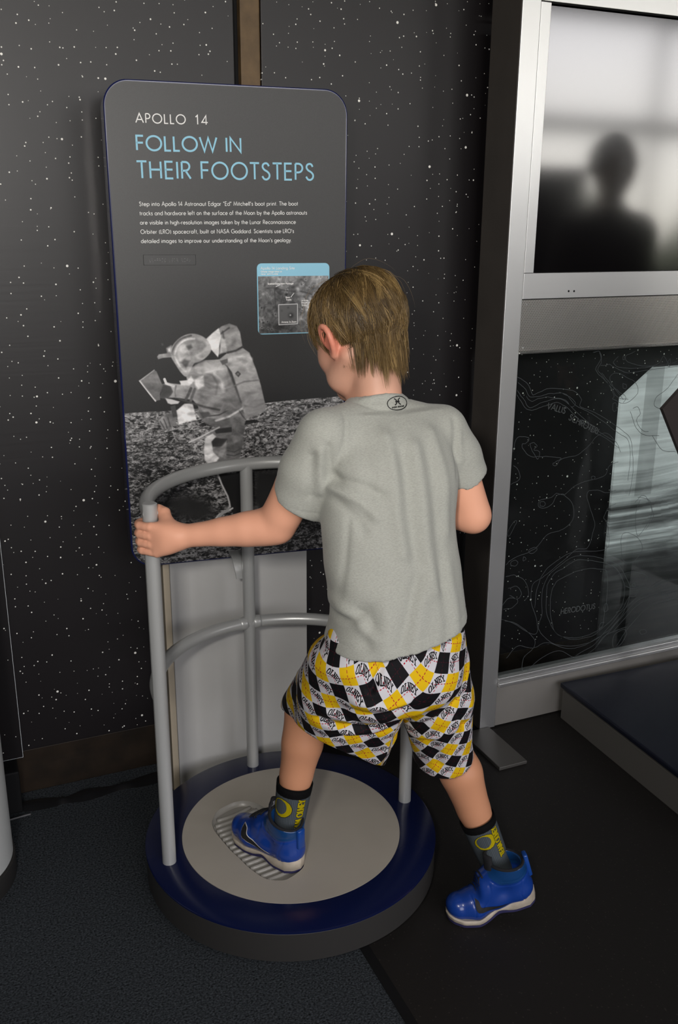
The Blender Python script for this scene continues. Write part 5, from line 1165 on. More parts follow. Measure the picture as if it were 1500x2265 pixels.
# ---- hair: a scalp cap and thousands of tapered strands in locks
def build_hair():
    rs = np.random.RandomState(12)
    cen = A_(-.012, 0, .005)*HS; rad = A_(.0965, .0765, .0870)*HS
    wh = A_(-.012, .006, .092)                              # crown whorl
    def surf(d): return cen+d/np.sqrt(((d/rad)**2).sum())
    def allowed(p):
        f, l, u = p
        if u > .052: return True
        if f > .052: return u > .040
        if f > .026: return u > .012
        if f > -.034 and u < -.034: return False
        if f > -.016: return u > .004 if abs(l) > .03 else True
        return u > (-.090 if f < -.03 else -.050)
    gdir = RH.T@A_(0, 0, -1)
    V = []; F = []; C = []
    nk = RH.T@(neck+A_(0, -.012, -.01)-HC_); nk0 = A_(-.030, 0, -.055); nd = (nk-nk0)/np.linalg.norm(nk-nk0); ndl = np.linalg.norm(nk-nk0)
    def strand(root, length, lift, tint, w0, wob, clumpdir, nseg=9, guide=None, cf=0):
        p = root.copy(); pts = [p.copy()]; st = length/nseg
        d0 = p-wh; nrm = (p-cen)/rad**2; nrm /= np.linalg.norm(nrm)
        d = d0-nrm*(d0@nrm); d = d/(np.linalg.norm(d)+1e-6)+clumpdir
        for i in range(nseg):
            nrm = (p-cen)/rad**2; nrm /= np.linalg.norm(nrm)
            k = ((p-cen)/rad); rr = np.sqrt((k**2).sum())
            t = (i+1)/nseg
            d = d/np.linalg.norm(d)+gdir*(.10+.28*t)+wob*.25
            tan = d-nrm*(d@nrm); tan /= np.linalg.norm(tan)+1e-6
            low = p[2] < -.045
            mv = tan if not low else (d/np.linalg.norm(d)*.5+tan*.5)
            if low and p[0] < .0:
                mv = d/np.linalg.norm(d)*.45+nd*.8+gdir*.05; mv /= np.linalg.norm(mv)
            d = mv.copy(); p = p+mv*st
            q_ = p-nk0; h_ = np.clip(q_@nd, 0, ndl); o_ = q_-nd*h_; on = np.linalg.norm(o_)
            if low and on < .0475+lift*.6: p = p+o_/(on+1e-6)*(.0475+lift*.6-on)
            k = (p-cen)/rad; rr = np.sqrt((k**2).sum()); hgt = (rr-1)*.083
            tgt = lift*min(1, t*2.2)*(1 if not low else .9)
            if p[2] > -.05: p = p+nrm*(tgt-hgt)*(.75)
            elif hgt < tgt*.5 and p[0] > 0: p = p+nrm*(tgt*.5-hgt)*.6
            pts.append(p.copy())
        return pts
    def emit(pts, w0, base, tip):
        n = len(pts); P = [HC_+RH@p for p in pts]
        for i in range(n):
            t = P[min(i+1, n-1)]-P[max(i-1, 0)]; t /= np.linalg.norm(t)+1e-9
            o = P[i]-HC_; a = np.cross(t, o); a /= np.linalg.norm(a)+1e-9; b = np.cross(t, a)
            wd = w0*(1-.85*(i/(n-1))**2.2)
            V.extend([P[i]+a*wd, P[i]-a*wd*.5+b*wd*.87, P[i]-a*wd*.5-b*wd*.87])
            c = base+(tip-base)*(i/(n-1))**.8; C.extend([c]*3)
        o_ = len(V)-3*n
        for i in range(n-1):
            for k in range(3): F.append((o_+3*i+k, o_+3*i+(k+1) % 3, o_+3*i+3+(k+1) % 3, o_+3*i+3+k))
    n_locks = 0; tries = 0
    while n_locks < 520 and tries < 9000:
        tries += 1
        d = rs.randn(3); d[2] = abs(d[2])*1.1-(.45 if tries % 3 else .95); d /= np.linalg.norm(d)
        if 400 < n_locks: d = A_(-1.0, rs.randn()*.55, -.15-.75*rs.rand()); d /= np.linalg.norm(d)
        if n_locks < 60: d = A_(-.13, .06, 1.0)+rs.randn(3)*.16; d /= np.linalg.norm(d)
        p = surf(d)
        if not allowed(p) : continue
        n_locks += 1
        f, l, u = p
        top = u > .045
        if f > .03: L_ = .068+.022*rs.rand()
        elif top: L_ = .098+.030*rs.rand()
        elif f < -.030: L_ = (.058+.030*rs.rand())*(1.0 if u < -.02 else 1.25)
        elif u > .0: L_ = .074+.024*rs.rand()
        else: L_ = .066+.03*rs.rand()
        if u < -.0 and abs(l) > .034 and f < -.02: L_ *= .74
        if abs(l) > .052 and f > -.03 and not top: L_ *= .60
        lift = (.0065 if top else .0055)+.003*rs.rand()
        if abs(l) > .045 and not top: lift *= .55
        tone = rs.rand()
        dark = A_(.046, .027, .009)*(.45+.9*rs.rand()); lite = A_(.185, .115, .042)*(.5+.7*rs.rand()) if tone < .66 else A_(.40, .265, .105)*(.7+.5*rs.rand())
        cd = rs.randn(3)*.14; cd[1] += .12*(1 if f > -.02 else 0); wob = rs.randn(3)*.35
        g = strand(p, L_, lift, None, 0, wob, cd)
        ns = 34
        for q in range(ns):
            off = rs.randn(3)*.0070; off -= (off@((p-cen)/np.linalg.norm(p-cen)))*((p-cen)/np.linalg.norm(p-cen))*.6
            ls = .80+.28*rs.rand(); dl_ = .0018*rs.randn()
            pts = []
            for i, gp in enumerate(g):
                gp = gp.copy()
                t = i/(len(g)-1); pts.append(gp+off*(1-(.74 if p[2] > -.01 or p[0] > 0 else .45)*t)+wob*0+(gp-cen)/np.linalg.norm(gp-cen)*(.0005*rs.randn()*(.4+t)+dl_*t))
            m_ = int(round((len(pts)-1)*min(ls, 1)))+1; pts = pts[:max(5, m_)]
            v_ = .82+.36*rs.rand()
            emit(pts, (.00042+.00024*rs.rand()), dark*v_, lite*v_)
    # stray fly-away hairs over the crown
    for _ in range(26):
        d = rs.randn(3)*A_(.6, .7, .2); d[2] = abs(d[2])+.8; d /= np.linalg.norm(d); p = surf(d)
        g = strand(p, .11, .022+.014*rs.rand(), None, 0, rs.randn(3)*.3, rs.randn(3)*.4, 12); emit(g, .00022, A_(.16, .10, .045), A_(.32, .22, .11))
    # scalp cap under the strands
    nu, nv = 48, 28; o0 = len(V); idx = {}
    for j in range(nv):
        th = math.pi*.5-j/(nv-1)*math.pi*.78
        for i in range(nu):
            a = 2*math.pi*i/nu; d = A_(math.cos(th)*math.cos(a), math.cos(th)*math.sin(a), math.sin(th)); p = surf(d)
            idx[(j, i)] = (len(V), allowed(p)); nrm = (p-cen)/np.linalg.norm(p-cen)
            V.append(HC_+RH@(p+nrm*(.0052 if allowed(p) else -.004))); C.append(A_(.05, .031, .013))
    for j in range(nv-1):
        for i in range(nu):
            q = [(j, i), (j+1, i), (j+1, (i+1) % nu), (j, (i+1) % nu)]
            if sum(idx[k][1] for k in q) >= 2: F.append(tuple(idx[k][0] for k in q))
    return V, F, C
V, F, C = build_hair()
M_hair = mat('hair_strands', (.2, .13, .05), .42, spec=.45)
nt = M_hair.node_tree; at = col_attr(M_hair); nt.links.new(at.outputs['Color'], bsdf(M_hair).inputs['Base Color'])
hair = put('hair', V, np.array([f for f in F], np.int32), M_hair, boy, smooth=True, label='tousled dark blond hair')
set_col(hair, np.array(C))

# ---- t-shirt
def field_folds(V, N, folds, back=True):
    """soft ridges (+) and valleys (-) of cloth along strokes on the back, measured in x-z"""
    D = np.zeros(len(V)); P2 = V[:, [0, 2]]
    facing = np.clip(-N@A_(.385, .873, -.30)*1.6+.15, 0, 1)
    for pl, amp, wd in folds:
        pts = [A_(p[0], p[2]) for p in pl]; d = polyline_dist(P2, pts)
        D += amp*1.35*np.exp(-(d/wd)**2)*facing
    return D
def shirt_mesh():
    h = .003
    s = SDF((.44, 1.24, .68), (1.04, 1.76, 1.22), h)
    st = []
    for px, t, a, b in (((0.7636,1.5142,1.1191), 0, .092, .052), ((0.7574,1.4967,1.0933), 0, .112, .070), ((0.7510,1.4779,1.0471), 0, .124, .080), ((0.7428,1.4599,0.9840), 0, .126, .086), ((0.7361,1.4492,0.9272), 0, .1265, .088), ((0.7394,1.4309,0.8447), 0, .1285, .092), ((0.7463,1.4158,0.7592), 0, .1285, .103), ((0.7422,1.4125,0.7108), 0, .137, .116), ((0.7361,1.4008,0.6520), 0, .144, .126)):
        st.append((px[0], px[1], px[2], a, b))
    s.loft(st, .0, p=2.25, yaw=math.radians(-2))
    # yoke to the shoulders
    s.chain([neck+A_(0, .012, -.055), shL+A_(.012, .0, .0)], [.060, .043], .02); s.chain([neck+A_(0, .012, -.055), shR+A_(-.012, 0, .0)], [.060, .042], .02)
    s.cone(shL+A_(.07, -.055, -.075), shL+A_(.065, -.035, -.13), .035, .03, .04); s.cone(shR+A_(-.06, -.055, -.08), shR+A_(-.055, -.035, -.14), .035, .03, .04)
    s.ell(neck+A_(-.002, .008, -.032), (.063, .057, .050), None, .010)
    # hem, collar
    s.cut(A_(.745, 1.42, .727), A_(.145, 0, -1))
    eL = A_(*(0.5908,1.5392,0.9463)); eR = A_(*(0.9180,1.4764,0.9733))
    g = s.like()
    dL = (eL-shL)/np.linalg.norm(eL-shL); dR = (eR-shR)/np.linalg.norm(eR-shR)
    g.chain([shL+A_(.006, 0, -.004), shL*.5+eL*.5, eL+dL*.04], [.0480, .0510, .0495], .01)
    g.cut(eL, dL+A_(-.30, 0, .0))
    s.merge(g, .016)
    g = s.like()
    g.chain([shR+A_(-.006, 0, -.004), shR*.5+eR*.5, eR+dR*.04], [.0475, .0465, .0440], .01)
    g.cut(eR, dR+A_(.25, 0, 0))
    s.merge(g, .014)
    # openings: neck, sleeves, hem
    s.cone(neck+A_(-.004, .022, -.002), neck+A_(-.006, .055, .10), .0465, .066, .004, 'sub')
    s.cone(shL*.3+elL*.7-A_(0, 0, 0), elL, .0425, .0420, .003, 'sub'); s.cone(shR*.3+elR*.7, elR, .0385, .0380, .003, 'sub')
    ring = [neck+A_(-.004, .020, -.018)+A_(.0545*math.cos(t), .052*math.sin(t), -.030*math.sin(t)*.9-.004+.010*math.cos(t)*.0) for t in np.linspace(0, 2*math.pi, 25)]
    s.chain(ring, [.0062]*25, .002)
    V, F = s.mesh(4, .5); N = normals(V, F)
    folds = [
     ([(0.7193,1.4598,1.0872),(0.7162,1.4375,1.0179),(0.7141,1.4173,0.9564),(0.7200,1.3936,0.8949)], .0050, .013), ([(0.7665,1.4325,1.0684),(0.7656,1.4027,0.9799),(0.7653,1.3765,0.9029),(0.7746,1.3461,0.8261)], .0055, .014), ([(0.7408,1.4399,1.0566),(0.7372,1.4099,0.9643),(0.7441,1.3779,0.8797)], -.0035, .012),
     ([(0.8095,1.4203,1.0879),(0.8170,1.3855,0.9957),(0.8152,1.3599,0.9187)], .0035, .012), ([(0.7910,1.4179,1.0570),(0.7930,1.3802,0.9493),(0.7940,1.3402,0.8339)], -.0030, .012), ([(0.6770,1.4505,1.0723),(0.6738,1.4323,1.0153),(0.6602,1.4201,0.9620)], -.0035, .014),
     ([(0.6281,1.4313,1.0203),(0.6577,1.4163,1.0145),(0.6882,1.3973,0.9982)], -.0045, .009), ([(0.6237,1.4268,1.0015),(0.6544,1.4082,0.9867),(0.6765,1.3895,0.9606)], .0042, .009), ([(0.6236,1.4204,0.9827),(0.6440,1.4037,0.9603),(0.6553,1.3898,0.9342)], -.0030, .009),
     ([(0.6352,1.4284,0.9542),(0.6238,1.4048,0.8705),(0.6125,1.3837,0.7944)], -.0022, .005), ([(0.7404,1.3689,0.8489),(0.7238,1.3604,0.8026),(0.7007,1.3508,0.7447)], -.0045, .012), ([(0.7580,1.3586,0.8413),(0.7405,1.3478,0.7873),(0.7230,1.3371,0.7333)], .0035, .014),
     ([(0.6093,1.4105,0.8017),(0.6328,1.3936,0.7826),(0.6518,1.3761,0.7558)], .0055, .011), ([(0.6093,1.4000,0.7709),(0.6285,1.3937,0.7772),(0.6401,1.3944,0.7942)], -.0060, .008), ([(0.6499,1.3927,0.8020),(0.6541,1.3817,0.7751),(0.6441,1.3742,0.7404)], -.004, .011), ([(0.6808,1.3871,0.8253),(0.6804,1.3715,0.7792),(0.6703,1.3575,0.7252)], .003, .014),
     ([(0.8111,1.3637,0.8577),(0.8186,1.3391,0.7955),(0.8168,1.3239,0.7487)], .003, .012), ([(0.7924,1.3613,0.8264),(0.7971,1.3405,0.7719),(0.7887,1.3309,0.7329)], -.003, .012),
     ([(0.6029,1.4590,1.0689),(0.6052,1.4439,1.0276),(0.6101,1.4289,0.9901)], .0040, .008), ([(0.6160,1.4558,1.0765),(0.6214,1.4419,1.0428),(0.6272,1.4291,1.0128)], -.0035, .007), ([(0.5907,1.4605,1.0575),(0.5898,1.4480,1.0200),(0.5926,1.4340,0.9825)], -.0030, .008), ([(0.6565,1.4548,1.1256),(0.6439,1.4449,1.0805),(0.6308,1.4378,1.0428)], -.0015, .004),
     ([(0.8697,1.4448,1.1032),(0.8646,1.4282,1.0480),(0.8569,1.4181,1.0085)], -.0035, .007), ([(0.8744,1.4347,1.0796),(0.8773,1.4199,1.0402),(0.8789,1.4152,1.0284)], .0022, .007)]
    D = field_folds(V, N, folds)
    ph = V[:, 0]*55+V[:, 2]*14+3*np.sin(V[:, 2]*22); D += .0011*np.sin(ph)*np.clip((1.02-V[:, 2])/.25, 0, 1)
    rn = np.hypot(V[:, 0]-neck[0]+.004, (V[:, 1]-neck[1]-.016)*1.03); D -= .0022*np.exp(-((rn-.0645)/.0022)**2)*(V[:, 2] > neck[2]-.05)
    # hem band and stitch line
    zc = V[:, 2]-(V[:, 0]-.745)*.145; D -= .0013*np.exp(-((zc-.727-.022)/.0016)**2)
    dl = (V-eL)@dL; m = np.linalg.norm(V-eL, axis=1) < .085; D -= np.where(m, .0012*np.exp(-((dl+.018+.0)/.0016)**2), 0)
    V = V+N*D[:, None]
    V = laplace(V, F, 1, .4)
    wh_ = np.maximum(np.exp(-(((V-eR)@dR)/.012)**2)*(np.linalg.norm(V-eR, axis=1) < .07), np.exp(-(((V-eL)@dL)/.014)**2)*(np.linalg.norm(V-eL, axis=1) < .08))
    V = laplace(V, F, 8, .5, wh_)
    return V, F
V, F = shirt_mesh()
M_shirt = mat('grey_heather_knit', (.245, .25, .225), .85, spec=.15, sheen=.15, bump=.25, bscale=900)
nt = M_shirt.node_tree; N_ = nt.nodes.new; L_ = nt.links.new
tcn = N_('ShaderNodeTexCoord'); mpn = N_('ShaderNodeMapping'); mpn.inputs['Scale'].default_value = (150, 150, 640); L_(tcn.outputs['Object'], mpn.inputs[0])
nz = N_('ShaderNodeTexNoise'); nz.inputs['Scale'].default_value = 1.6; nz.inputs['Detail'].default_value = 4; L_(mpn.outputs[0], nz.inputs['Vector'])
cr = N_('ShaderNodeValToRGB'); cr.color_ramp.elements[0].position = .36; cr.color_ramp.elements[0].color = (.330, .334, .300, 1); cr.color_ramp.elements[1].position = .62; cr.color_ramp.elements[1].color = (.395, .40, .357, 1)
L_(nz.outputs['Fac'], cr.inputs[0]); L_(cr.outputs[0], bsdf(M_shirt).inputs['Base Color'])
shirt = put('t_shirt', V, F, M_shirt, boy, smooth=True, label='grey heather t-shirt')
VIEW = A_(.385, .873, -.2989); VIEW /= np.linalg.norm(VIEW)
def tree(V, F): return BVHTree.FromPolygons([tuple(p) for p in V], [tuple(f) for f in F])
def project_marks(bvh, pls, w2, org, ux, uz, d, lift, sub=.004):
    """flat marks laid on cloth: 2D strokes on the plane org+ux*x+uz*y thrown along d"""
    v, f = ribbons([densify(p, sub) for p in pls], w2); out = []
    return cast(bvh, v, org, ux, uz, d, lift), [tuple(q) for q in f]
def cast(bvh, v, org, ux, uz, d, lift):
    out = []; last = None
    for x, y in v:
        o = org+ux*x+uz*y; h = bvh.ray_cast(Vector(o-d*.4), Vector(d))
        if h[0] is None: out.append(last if last is not None else o); continue
        n = np.array(h[1]); n = n if n@d < 0 else -n; last = np.array(h[0])+n*lift; out.append(last)
    return out
def densify(pl, s):
    out = [pl[0]]
    for a, b in zip(pl[:-1], pl[1:]):
        k = max(1, int(math.hypot(b[0]-a[0], b[1]-a[1])/s))
        out += [(a[0]+(b[0]-a[0])*i/k, a[1]+(b[1]-a[1])*i/k) for i in range(1, k+1)]
    return out
TS = tree(V, F)
lo_c = A_(*(0.7609,1.4592,1.1391)); dd_ = A_(.25, .95, -.15); dd_ /= np.linalg.norm(dd_); lx = A_(.96, -.25, .07); lx -= dd_*(lx@dd_); lx /= np.linalg.norm(lx); lz = np.cross(lx, dd_); lz = lz if lz[2] > 0 else -lz
M_ink = mat('black_ink', (.008, .008, .008), .7)
sc_ = .0205
pls = [[(x*sc_, y*sc_*.60) for x, y in arc(0, 0, 1, 1, 0, 360, 40)]]
v1_, f1_ = project_marks(TS, pls, .0008, lo_c, lx, lz, dd_, .0007)
em = [catmull([(-.30, .62), (-.10, .40), (-.16, .24), (-.12, .06), (-.30, -.12)], 5), catmull([(.30, .62), (.10, .40), (.16, .24), (.12, .06), (.30, -.12)], 5), [(-.16, .25), (.16, .25)], [(-.16, .19), (.16, .19)]]
v2_, f2_ = project_marks(TS, [[(x*sc_, y*sc_*.8-.001) for x, y in p] for p in em], .00105, lo_c, lx, lz, dd_, .0007, .002)
v3_, f3_ = project_marks(TS, fit_text('UNDER ARMOUR', -.0125, -.0078, .0125, .0026, .12), .00042, lo_c, lx, lz, dd_, .0007, .002)
V_, F_ = join([(v1_, f1_), (v2_, f2_), (v3_, f3_)])
put('shirt_logo', V_, F_, M_ink, shirt, label='small black oval emblem below the collar')

# ---- argyle shorts
hemL = A_(.674, 1.548, .455); hemR = A_(*(0.8944,1.4790,0.3816))
def shorts_mesh():
    h = .003
    s = SDF((.50, 1.24, .33), (1.02, 1.74, .80), h)
    s.ell(pelv+A_(.004, .004, .02), (.122, .090, .13), None, .02)
    s.chain([pelv+A_(-.052, -.022, -.060), pelv+A_(.052, -.022, -.060)], [.076, .075], .02)
    g = s.like()
    g.chain([hipL+A_(-.012, .0, .0), hipL*.5+hemL*.5+A_(-.012, .0, 0), hemL, hemL+(hemL-hipL)*.45], [.076, .083, .080, .084], .012)
    g.cone(hipL+A_(.045, -.01, -.06), hemL+A_(.050, -.035, -.045), .062, .052, .04)
    g.cone(hipL, knL, .078, .054, .02)
    v1 = A_(*(0.5937,1.5809,0.4764)); v2 = A_(*(0.7228,1.4567,0.4135)); v3 = A_(*(0.6249,1.4428,0.4810))
    n = np.cross(v2-v1, v3-v1); n /= np.linalg.norm(n); n = n if n[2] < 0 else -n
    g.cut(v1*.34+v2*.33+v3*.33, n)
    s.merge(g, .012)
    g = s.like()
    g.chain([hipR+A_(.0, .0, .0), hipR*.5+hemR*.5+A_(.005, 0, 0), hemR, hemR+(hemR-hipR)*.3], [.074, .072, .0605, .060], .012)
    g.cone(hipR+A_(-.02, -.01, -.06), hemR+A_(-.02, -.005, .06), .06, .042, .03)
    dr_ = (hemR-hipR)/np.linalg.norm(hemR-hipR); g.cut(hemR, dr_+A_(-.12, .15, 0))
    s.merge(g, .010)
    s.cut(A_(.74, 1.42, .775), A_(0, 0, 1))
    # leg openings
    s.chain([hemL*.75+hipL*.25, hemL, hemL+(hemL-hipL)*.3], [.060, .0720, .077], .006, op='sub')
    s.chain([hemR*.8+hipR*.2, hemR+dr_*.06], [.050, .056], .004, op='sub')
    s.D = np.maximum(s.D, -1)
    V, F = s.mesh(3, .5); N = normals(V, F)
    folds = [([(0.6015,1.5560,0.5811),(0.6316,1.5393,0.5710),(0.6678,1.5211,0.5645)], .006, .009), ([(0.5927,1.5511,0.5553),(0.6285,1.5319,0.5453),(0.6694,1.5131,0.5430)], -.006, .008), ([(0.6271,1.5521,0.6027),(0.6678,1.5329,0.5988),(0.7183,1.5137,0.6077)], -.005, .009), ([(0.6302,1.5596,0.6285),(0.6786,1.5355,0.6203),(0.7203,1.5187,0.6249)], .004, .008),
     ([(0.6432,1.5202,0.5300),(0.6849,1.5034,0.5346),(0.7368,1.4880,0.5564)], .005, .010), ([(0.6246,1.5224,0.5127),(0.6739,1.5003,0.5114),(0.7255,1.4841,0.5306)], -.004, .009), ([(0.6822,1.5207,0.5817),(0.7224,1.5002,0.5735),(0.7564,1.4882,0.5823)], .004, .010), ([(0.6497,1.5029,0.6551),(0.6647,1.5049,0.6803),(0.6718,1.5061,0.6929)], -.007, .006),
     ([(0.8686,1.4420,0.5918),(0.8357,1.4447,0.5572),(0.8028,1.4474,0.5227),(0.7704,1.4513,0.4924)], -.006, .008), ([(0.7843,1.4379,0.4711),(0.8275,1.4248,0.4886),(0.8718,1.4142,0.5146)], .004, .010), ([(0.8171,1.4807,0.4711),(0.8383,1.4594,0.4361),(0.8510,1.4417,0.4009)], -.004, .009), ([(0.8615,1.4246,0.5317),(0.8790,1.4082,0.5061),(0.8904,1.4003,0.4976)], -.007, .010), ([(0.8501,1.4560,0.6088),(0.8800,1.4341,0.5833),(0.8924,1.4170,0.5491)], .004, .012),
     ([(0.7524,1.4548,0.4794),(0.7411,1.4509,0.4536),(0.7257,1.4489,0.4277)], .004, .010), ([(0.6967,1.4850,0.4961),(0.6927,1.4750,0.4618),(0.6814,1.4712,0.4360)], -.004, .012), ([(0.8881,1.4540,0.6520),(0.8722,1.4508,0.6218),(0.8480,1.4511,0.5916)], .004, .009), ([(0.8985,1.4437,0.6349),(0.8850,1.4393,0.6048),(0.8707,1.4353,0.5747)], -.004, .008)]
    V = V+N*field_folds(V, N, folds)[:, None]
    return laplace(V, F, 1, .4), F
V, F = shorts_mesh()
s_ = np.clip((V[:, 2]-(.727+.145*(V[:, 0]-.745)-.035))/.045, 0, 1); s_ = s_*s_*(3-2*s_)
V[:, 0] = pelv[0]+(V[:, 0]-pelv[0])*(1-.13*s_); V[:, 1] = pelv[1]+(V[:, 1]-pelv[1])*(1-.20*s_)
N = normals(V, F)
# pattern coordinates: round each trouser leg and along it
UVS = np.zeros((len(V), 2))
xs = np.interp(V[:, 2], [.50, .60, .72], [.742, .752, .770])
tt = (V[:, 0]-xs)
def leg_uv(P, a, b, r, ref, rot):
    ax = (b-a)/np.linalg.norm(b-a); u0 = ref-ax*(ref@ax); u0 /= np.linalg.norm(u0); v0 = np.cross(ax, u0)
    q = P-a; th = np.arctan2(q@v0, q@u0); v = (q@ax)*.88; u = .5*th*r+.5*(q@v0)
    c, s_ = math.cos(rot), math.sin(rot); return np.stack([-(u*c-v*s_), u*s_+v*c], 1)
uL = leg_uv(V, hipL, hemL, .092, A_(-.18, -1, .2), math.radians(14)); uR = leg_uv(V, hipR, hemR, .075, A_(-.2, -1, 0), math.radians(-10))
sm = (np.abs(tt) < .012) & (V[:, 2] > .60) & (V[:, 2] < .72) & (V[:, 1] < 1.42)
uR = uR+(uL[sm]-uR[sm]).mean(0)
wd_ = np.interp(V[:, 2], [.56, .62], [.004, .045]); wt = np.clip(tt/wd_*.5+.5, 0, 1); wt = (wt*wt*(3-2*wt))[:, None]
UVS = uL*(1-wt)+uR*wt
DW, DH = .0425, .0365
TW, TH_ = 640, 560
yy, xx = np.mgrid[0:TH_, 0:TW]; X = (xx+.5)/TW*2; Y = (yy+.5)/TH_*2
aa, bb = X+Y, X-Y; ia, ib = np.round(aa), np.round(bb)
col = np.zeros((TH_, TW, 3), np.float32); even = ((ia+ib) % 2 == 0); blk = even & (ia % 2 == 0); yel = even & (ia % 2 != 0)
col[:] = (.86, .85, .87); col[blk] = (.055, .05, .065); col[yel] = (.93, .76, .05)
dl = np.abs(aa-np.round(aa*1)); dash1 = (np.abs(aa-ia) < .022) & ((bb*5.0) % 1 < .6); dash2 = (np.abs(bb-ib) < .022) & ((aa*5.0) % 1 < .6)
da = dash1 | dash2; col[da & ~blk] = (.72, .12, .20); col[da & blk] = (.22, .05, .10)
SER = {'O': [[(.1,.2),(.1,.8),(.25,1),(.55,1),(.7,.8),(.7,.2),(.55,0),(.25,0),(.1,.2)]], 'L': [[(.2,1),(.2,0),(.7,0),(.7,.28)], [(.05,1),(.38,1)], [(.05,0),(.3,0)]], 'N': [[(.15,0),(.15,1),(.65,0),(.65,1)], [(.02,1),(.2,1)], [(.5,1),(.8,1)], [(.02,0),(.3,0)]],
       'E': [[(.68,.75),(.68,1),(.15,1),(.15,0),(.7,0),(.7,.26)], [(.15,.5),(.5,.5)], [(.5,.38),(.5,.62)], [(.02,1),(.2,1)], [(.02,0),(.2,0)]], 'Y': [[(.05,1),(.4,.5),(.75,1)], [(.4,.5),(.4,0)], [(.22,0),(.58,0)], [(-.05,1),(.2,1)], [(.6,1),(.85,1)]]}
strokes = []
for ci, cj in ((.5, .5), (1.5, .5), (.5, 1.5), (1.5, 1.5)):
    for k, ch in enumerate('OLNEY'):
        for pl in SER[ch]:
            q = []
            for px, py in pl:
                t = (k+px*1.12)/5-.5; yb = .19*(1-(2*t)**2)-.10
                q.append(((ci+t*.66)/2*TW, (cj-(yb-.08+(.25+.03*t)*py)*1.0)/2*TH_))
            strokes.append(q)
m = stroke_mask(TH_, TW, strokes, 5.4, 1.5, True)[..., None]; col = col*(1-m)+m*A_(.04, .035, .05)
M_shorts = image_mat('argyle_print', col, .75, .2, gain=.80, bump=.1, bscale=700)
M_shorts.node_tree.nodes
shorts = put('shorts', V, F, M_shorts, boy, smooth=True, label='white, yellow and black argyle shorts')
set_uv(shorts, UVS/A_(2*DW, 2*DH))

# ---- socks
def sock(path, r, img, ang0, label, refv):
    P = catmull(path, 8); n = 48; N_ = len(P); R_ = np.interp(np.linspace(0, 1, N_), np.linspace(0, 1, len(r)), r)
    T = np.gradient(P, axis=0); T /= np.linalg.norm(T, axis=1)[:, None]; V = []; UV = []
    L = np.concatenate([[0], np.cumsum(np.linalg.norm(np.diff(P, axis=0), axis=1))]); L /= L[-1]
    for i in range(N_):
        u = refv-T[i]*(refv@T[i]); u /= np.linalg.norm(u); v = np.cross(T[i], u)
        for k in range(n+1):
            a = 2*math.pi*k/n; rr = R_[i]*(1+.012*math.cos(24*a)*(1 if .02 < L[i] < .84 else 0))+(.0012 if L[i] > .86 else 0)
            V.append(P[i]+rr*(math.cos(a)*u+math.sin(a)*v)); UV.append((k/n, L[i]))
    F = [(i*(n+1)+k, i*(n+1)+k+1, (i+1)*(n+1)+k+1, (i+1)*(n+1)+k) for i in range(N_-1) for k in range(n)]
    # turned-in top edge
    o = len(V)
    for k in range(n+1): V.append(P[-1]+(V[(N_-1)*(n+1)+k]-P[-1])*.86-T[-1]*.004); UV.append((k/n, .99))
    F += [((N_-1)*(n+1)+k, (N_-1)*(n+1)+k+1, o+k+1, o+k) for k in range(n)]
    ob = put('sock', V, np.array(F), img, boy, smooth=True, label=label); set_uv(ob, UV); return ob
def sock_art(logo_u, text_u, up):
    W, H = 768, 400
    a = np.zeros((H, W, 3), np.float32); a[:] = (.37, .40, .42)
    a *= (1-.16*(np.cos(np.arange(W)/W*2*math.pi*60) > .3))[None, :, None]
    a[int(H*.86):] = (.035, .035, .04)
    def ring(cx, cy, rx, ry): return [(cx+rx*math.cos(t), cy+ry*math.sin(t)) for t in np.linspace(0, 2*math.pi, 40)]
    Y_ = A_(.80, .72, .03)
    a = np.roll(a, int((.5-logo_u)*W), 1); lu0 = logo_u; logo_u = .5
    ou = poly_mask(H, W, ring(logo_u*W, H*.69, 82, 52), 0, 0, 1, 2); inn = poly_mask(H, W, ring(logo_u*W-12, H*.70, 55, 42), 0, 0, 1, 2)
    ed = np.clip(poly_mask(H, W, ring(logo_u*W, H*.69, 86, 55), 0, 0, 1, 2)-ou, 0, 1)[..., None]; a = a*(1-ed)+ed*.10
    m_ = np.clip(ou-inn, 0, 1)[..., None]; a = a*(1-m_)+m_*Y_
    a = np.roll(a, -int((.5-lu0)*W), 1)
    st, wd = text_strokes('TEAM OLNEY', .14)
    sc = H*.50/wd; pls = []
    for pl in st: pls.append([(text_u*W-up*(py-.5)*50, H*.345+px*sc) for px, py in pl])
    mk = stroke_mask(H, W, pls, 7.5, 2)[..., None]; a = a*(1-mk)+mk*.10
    mk = stroke_mask(H, W, pls, 5.2, 2)[..., None]; a = a*(1-mk)+mk*Y_
    return a
dn = lambda a, b, t: a+(b-a)*t
topL = dn(anL, knL, .395); topR = dn(anR, knR, .345)
VW = -VIEW
M_s1 = image_mat('sock_print_front', sock_art(.905, .10, 1), .85, .15, gain=.62); M_s2 = image_mat('sock_print_rear', sock_art(.985, .115, 1), .85, .15, gain=.62)
sock([anL+(anL-knL)*.16, anL, topL], [.0345, .0335, .0392], M_s1, 0, 'grey ribbed sock with yellow lettering in the front shoe', VW)
sock([anR+(anR-knR)*.13, anR, topR], [.0340, .0330, .0385], M_s2, 0, 'grey ribbed sock with yellow lettering on the rear leg', VW)

